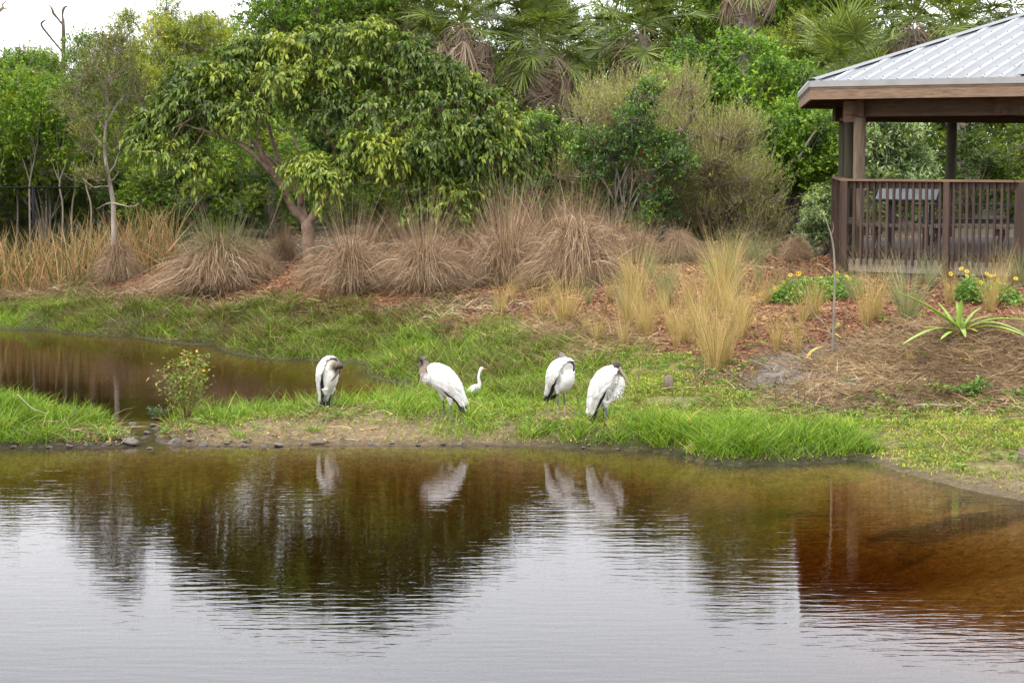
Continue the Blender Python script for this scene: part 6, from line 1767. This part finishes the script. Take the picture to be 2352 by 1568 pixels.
def bird(name, loc, yaw, label, BP, BR, neck, NR, head, HR, bill, BL, legs, cols, seed=0, wing=True, tail=True, wvmax=100, crest=0, bill_mat=None, leg_mat=None, extra=(), cat='stork', wspan=1.0, shag=None):
    rg = np.random.default_rng(seed)
    t = empty(name, loc, yaw); tag(t, label, cat)
    BP, neck, head = np.asarray(BP, float), np.asarray(neck, float), np.asarray(head, float)
    BRy = np.stack([np.asarray(BR) * .95, np.asarray(BR)], 1)
    parts = [(BP, np.asarray(BR), 26), (neck, np.asarray(NR), 22), (head, np.asarray(HR), 10)] + list(extra)
    for L_ in legs:                                            # feathered thighs
        parts.append(([L_[0] + (np.array(L_[0]) - np.array(L_[1])) * .25, L_[0], np.array(L_[0]) * .55 + np.array(L_[1]) * .45], [.055, .042, .014], 8))
    V, F = skin(parts)
    dn, tn = seg_dist(V, neck); dh, th = seg_dist(V, head)
    white, neckc, headc, facec = [np.array(c) for c in cols]
    wn = np.clip((tn - .12) / .35, 0, 1) * np.clip(1.6 - dn / (np.max(NR) * 1.05), 0, 1)
    wn = np.clip(wn + .25 * (rg.random(len(V)) - .5) * (wn > .02), 0, 1)[:, None]
    col = white * (1 - wn) + neckc * wn
    wh = np.clip(2.4 - dh / (np.max(HR) * .8), 0, 1)[:, None]
    col = col * (1 - wh) + headc * wh
    fr = np.clip((th - .35) / .3, 0, 1)[:, None] * wh
    col = col * (1 - fr) + facec * fr
    body = obj('body', mk_mesh('bird_body', V, [F], {'col': ('POINT', 'FLOAT_COLOR', col)}, smooth=True), M_bird, t)
    if shag is not None:                                       # loose hanging plumes
        c0, rad, ns, ln = shag
        d0 = np.linalg.norm(V - np.asarray(c0), axis=1)
        k = rg.permutation(np.nonzero(d0 < rad)[0])[:ns]
        me_ = body.data
        nv = np.empty(len(V) * 3, np.float32); me_.vertices.foreach_get('normal', nv); nv = nv.reshape(-1, 3)
        VV, FF = leaves(V[k] - nv[k] * .004, nv[k] * .28 + np.array([0, 0, -1.0]) + .25 * rg.standard_normal((len(k), 3)), nv[k], ln * rg.uniform(.6, 1.3, len(k)), .016, fold=.02)
        cc = np.repeat(col[k], 4, 0) * rg.uniform(.85, 1.1, (len(k), 1)).repeat(4, 0)
        obj('plumes', mk_mesh('plumes', VV, [FF], {'col': ('POINT', 'FLOAT_COLOR', cc)}), M_bird, t)
    mb = MB(); P = resample(bill, 14); mb.tube(P, np.interp(np.linspace(0, 1, 14), [0, .35, 1], BL), 10); mb.build('bill', bill_mat or M_bill, t, True)
    hd = unit(head[-1] - head[0])
    for s in (-1, 1):
        e = head[0] * .45 + head[-1] * .55 + np.array([0, s * HR[-1] * .85, .006])
        mb = MB(); mb.tube([e - np.array([0, s * .004, 0]), e + np.array([0, s * .003, 0]), e + np.array([0, s * .006, 0])], [.006, .007, .002], 8); mb.build('eye', M_eyeb, t, True)
    if wing:
        for s in (1, -1):
            W_, B_ = feather_wing(BP, BR, s, rg, vmax=wvmax, span=wspan)
            w = W_.build('wing', M_wing, t, True); B_.build('flight_feathers', M_black, w, True)
    if tail:
        a, d = BP[-1], unit(BP[-1] - BP[-2]); mb = MB()
        mbb = MB()
        for k in range(7):
            o = (k - 3) / 3
            p0 = a - d * .06 + np.array([0, o * .03, 0]); p1 = a + d * .10 + np.array([0, o * .055, 0])
            (mb if k % 2 else mbb).beam(p0, p1, .032, .005, (0, 0, 1) if abs(d[2]) < .8 else (1, 0, 0))
        mb.build('tail', M_wing, t); mbb.build('tail_tip', M_black, t)
    for L_ in legs:
        L_ = [np.asarray(p, float) for p in L_]
        mb = MB()
        hip, knee, foot = L_[0], L_[1], L_[2]
        P = np.concatenate([resample([hip, knee], 6), resample([knee, foot], 8)[1:]])
        r = np.concatenate([np.linspace(.013, .009, 5), [.0125], np.linspace(.0085, .0075, 7)])
        if leg_mat is None:
            mb.tube(P, r, 8)
        else:
            mb.tube(P[:8], r[:8], 8)
        if leg_mat is not None:
            mb, upper = MB(), mb
            mb.tube(P[7:], r[7:] * 1.02, 8)
        for a in (-.55, 0, .55, 3.14):
            d = np.array([math.cos(a), math.sin(a), 0]); ln = .085 if abs(a) < 2 else .04
            mb.tube([foot + np.array([0, 0, .006]), foot + d * ln * .5 + np.array([0, 0, .008]), foot + d * ln + np.array([0, 0, -.002])], [.0065, .0055, .003], 6)
        if leg_mat is None:
            mb.build('leg', M_leg, t, True)
        else:
            mb.build('shin', leg_mat, upper.build('leg', M_leg, t, True), True)
    return t

WHITE = (.62, .60, .56)
COLS = [WHITE, (.23, .175, .13), (.14, .11, .09), (.018, .017, .018)]
v3 = lambda x, z, y=0.0: np.array([x, y, z])
def stand(px, Y): return hitY(px, Y)
def on(px, py):
    return hit(px, py)

# second stork: faces the far left, neck raised, bill hanging down
p = on(1021, 966)
bird('stork', p, math.pi - .12, 'white stork with raised fluffy brown neck and long hanging bill, beside the egret',
     [v3(.19, .545), v3(.13, .555), v3(.05, .50), v3(-.05, .41), v3(-.13, .325), v3(-.18, .26), v3(-.215, .20)], [.06, .108, .132, .125, .095, .062, .03],
     [v3(.13, .52), v3(.205, .535), v3(.238, .58), v3(.243, .635), v3(.240, .685), v3(.246, .722)], [.10, .085, .070, .062, .055, .042],
     [v3(.236, .738), v3(.262, .742), v3(.285, .712)], [.042, .045, .030],
     [v3(.270, .712), v3(.290, .65), v3(.308, .56), v3(.325, .435)], [.026, .019, .005],
     [(v3(.03, .31, -.045), v3(.018, .145, -.05), v3(.013, 0, -.05)), (v3(-.085, .25, .045), v3(-.085, .11, .05), v3(-.027, 0, .05))], COLS, 1, shag=((.225, 0, .56), .11, 300, .028))
# fourth stork: faces the right, fluffed chest
p = on(1390, 974)
bird('stork', p, -.12, 'white stork with shaggy chest and pale bill held out towards the dark twig',
     [v3(.125, .555), v3(.08, .565), v3(.02, .505), v3(-.035, .42), v3(-.085, .32), v3(-.12, .225), v3(-.145, .14)], [.06, .098, .118, .120, .10, .075, .035],
     [v3(.07, .54), v3(.115, .565), v3(.12, .60), v3(.108, .64), v3(.112, .672)], [.10, .082, .062, .055, .05],
     [v3(.100, .690), v3(.128, .695), v3(.160, .678)], [.062, .060, .036],
     [v3(.150, .680), v3(.185, .63), v3(.235, .555), v3(.272, .49), v3(.285, .435)], [.025, .018, .005],
     [(v3(.015, .25, -.04), v3(.015, .13, -.045), v3(.015, 0, -.045)), (v3(-.02, .22, .04), v3(-.02, .12, .045), v3(-.018, 0, .045))],
     [WHITE, (.33, .26, .19), (.075, .055, .042), (.05, .043, .04)], 4, bill_mat=M_bill_pale,
     extra=[([v3(.12, .56), v3(.165, .52), v3(.17, .46), v3(.12, .36), v3(.06, .28)], [.05, .062, .06, .06, .035], 14)], shag=((.15, 0, .47), .17, 420, .04))
# first stork: hunched, head bent, bill tucked on its breast
p = on(757, 941)
bird('stork', p, -.95, 'hunched white stork preening with its bare head bent and bill on its breast',
     [v3(.085, .555), v3(.04, .555), v3(-.005, .49), v3(-.045, .39), v3(-.075, .28), v3(-.10, .19), v3(-.125, .10)], [.06, .098, .118, .115, .095, .07, .04],
     [v3(.06, .53), v3(.12, .565), v3(.155, .575), v3(.18, .57)], [.10, .075, .055, .042],
     [v3(.175, .575, .02), v3(.205, .565, .03), v3(.215, .535, .03)], [.050, .052, .036],
     [v3(.214, .548, .03), v3(.195, .48, .0), v3(.17, .42, -.03), v3(.135, .375, -.06)], [.020, .015, .004],
     [(v3(-.01, .24, -.05), v3(-.005, .12, -.05), v3(.0, 0, -.05)), (v3(-.03, .24, .05), v3(-.03, .12, .05), v3(-.02, 0, .05))],
     [WHITE, (.36, .31, .25), (.13, .10, .07), (.02, .02, .022)], 2, wvmax=104,
     extra=[([v3(.07, .54), v3(.085, .46), v3(.05, .36), v3(-.01, .26)], [.08, .08, .075, .05], 12)])
# third stork: breast to the water, head turned away over its back
p = on(1288, 958)
bird('stork', p, -.85, 'white stork standing square with its head hidden behind its shoulders on two grey legs',
     [v3(.135, .585), v3(.09, .595), v3(.02, .545), v3(-.045, .465), v3(-.10, .385), v3(-.15, .32), v3(-.185, .27)], [.075, .115, .135, .128, .10, .07, .035],
     [v3(.06, .60), v3(.07, .68), v3(.045, .73), v3(.02, .755)], [.08, .055, .044, .040],
     [v3(.025, .762), v3(.0, .768), v3(-.022, .752)], [.038, .037, .024],
     [v3(-.012, .76), v3(-.06, .735), v3(-.13, .69), v3(-.20, .64)], [.019, .014, .004],
     [(v3(.0, .36, -.052), v3(.005, .20, -.055), v3(.0, 0, -.055)), (v3(.0, .36, .052), v3(.005, .20, .055), v3(.01, 0, .055))],
     [WHITE, (.27, .22, .18), (.16, .13, .11), (.06, .05, .048)], 3, wvmax=108, leg_mat=M_shin,
     extra=[([v3(.14, .58), v3(.12, .48), v3(.06, .40), v3(-.02, .34)], [.07, .09, .085, .05], 12)])
# white egret low in the grass
p = np.array([*atz(1090, 26.6, 0)[:2], 0.0]); p[2] = float(gz(p[0], p[1])) - .17
EW = (.58, .58, .58)
bird('egret', p, .75, 'slim pure white egret with upright neck standing low in the grass', [v3(.05, .30), v3(.02, .305), v3(-.03, .275), v3(-.09, .235), v3(-.15, .19), v3(-.20, .15)], [.03, .05, .062, .055, .036, .015],
     [v3(.02, .29), v3(.075, .31), v3(.09, .36), v3(.075, .43), v3(.085, .50), v3(.112, .545)], [.048, .034, .024, .019, .017, .018],
     [v3(.108, .552), v3(.13, .556), v3(.155, .55)], [.021, .022, .013], [v3(.15, .552), v3(.19, .545), v3(.24, .532)], [.010, .007, .002],
     [(v3(.0, .23, -.02), v3(.01, .12, -.02), v3(.0, 0, -.02)), (v3(-.02, .23, .02), v3(-.01, .12, .02), v3(-.02, 0, .02))], [EW, EW, EW, EW], 5, wing=False, tail=False, bill_mat=rough_mat('orange_bill', (.5, .2, .03), (.6, .28, .05), 10, .4, (1, 1, 1), 0), cat='egret')
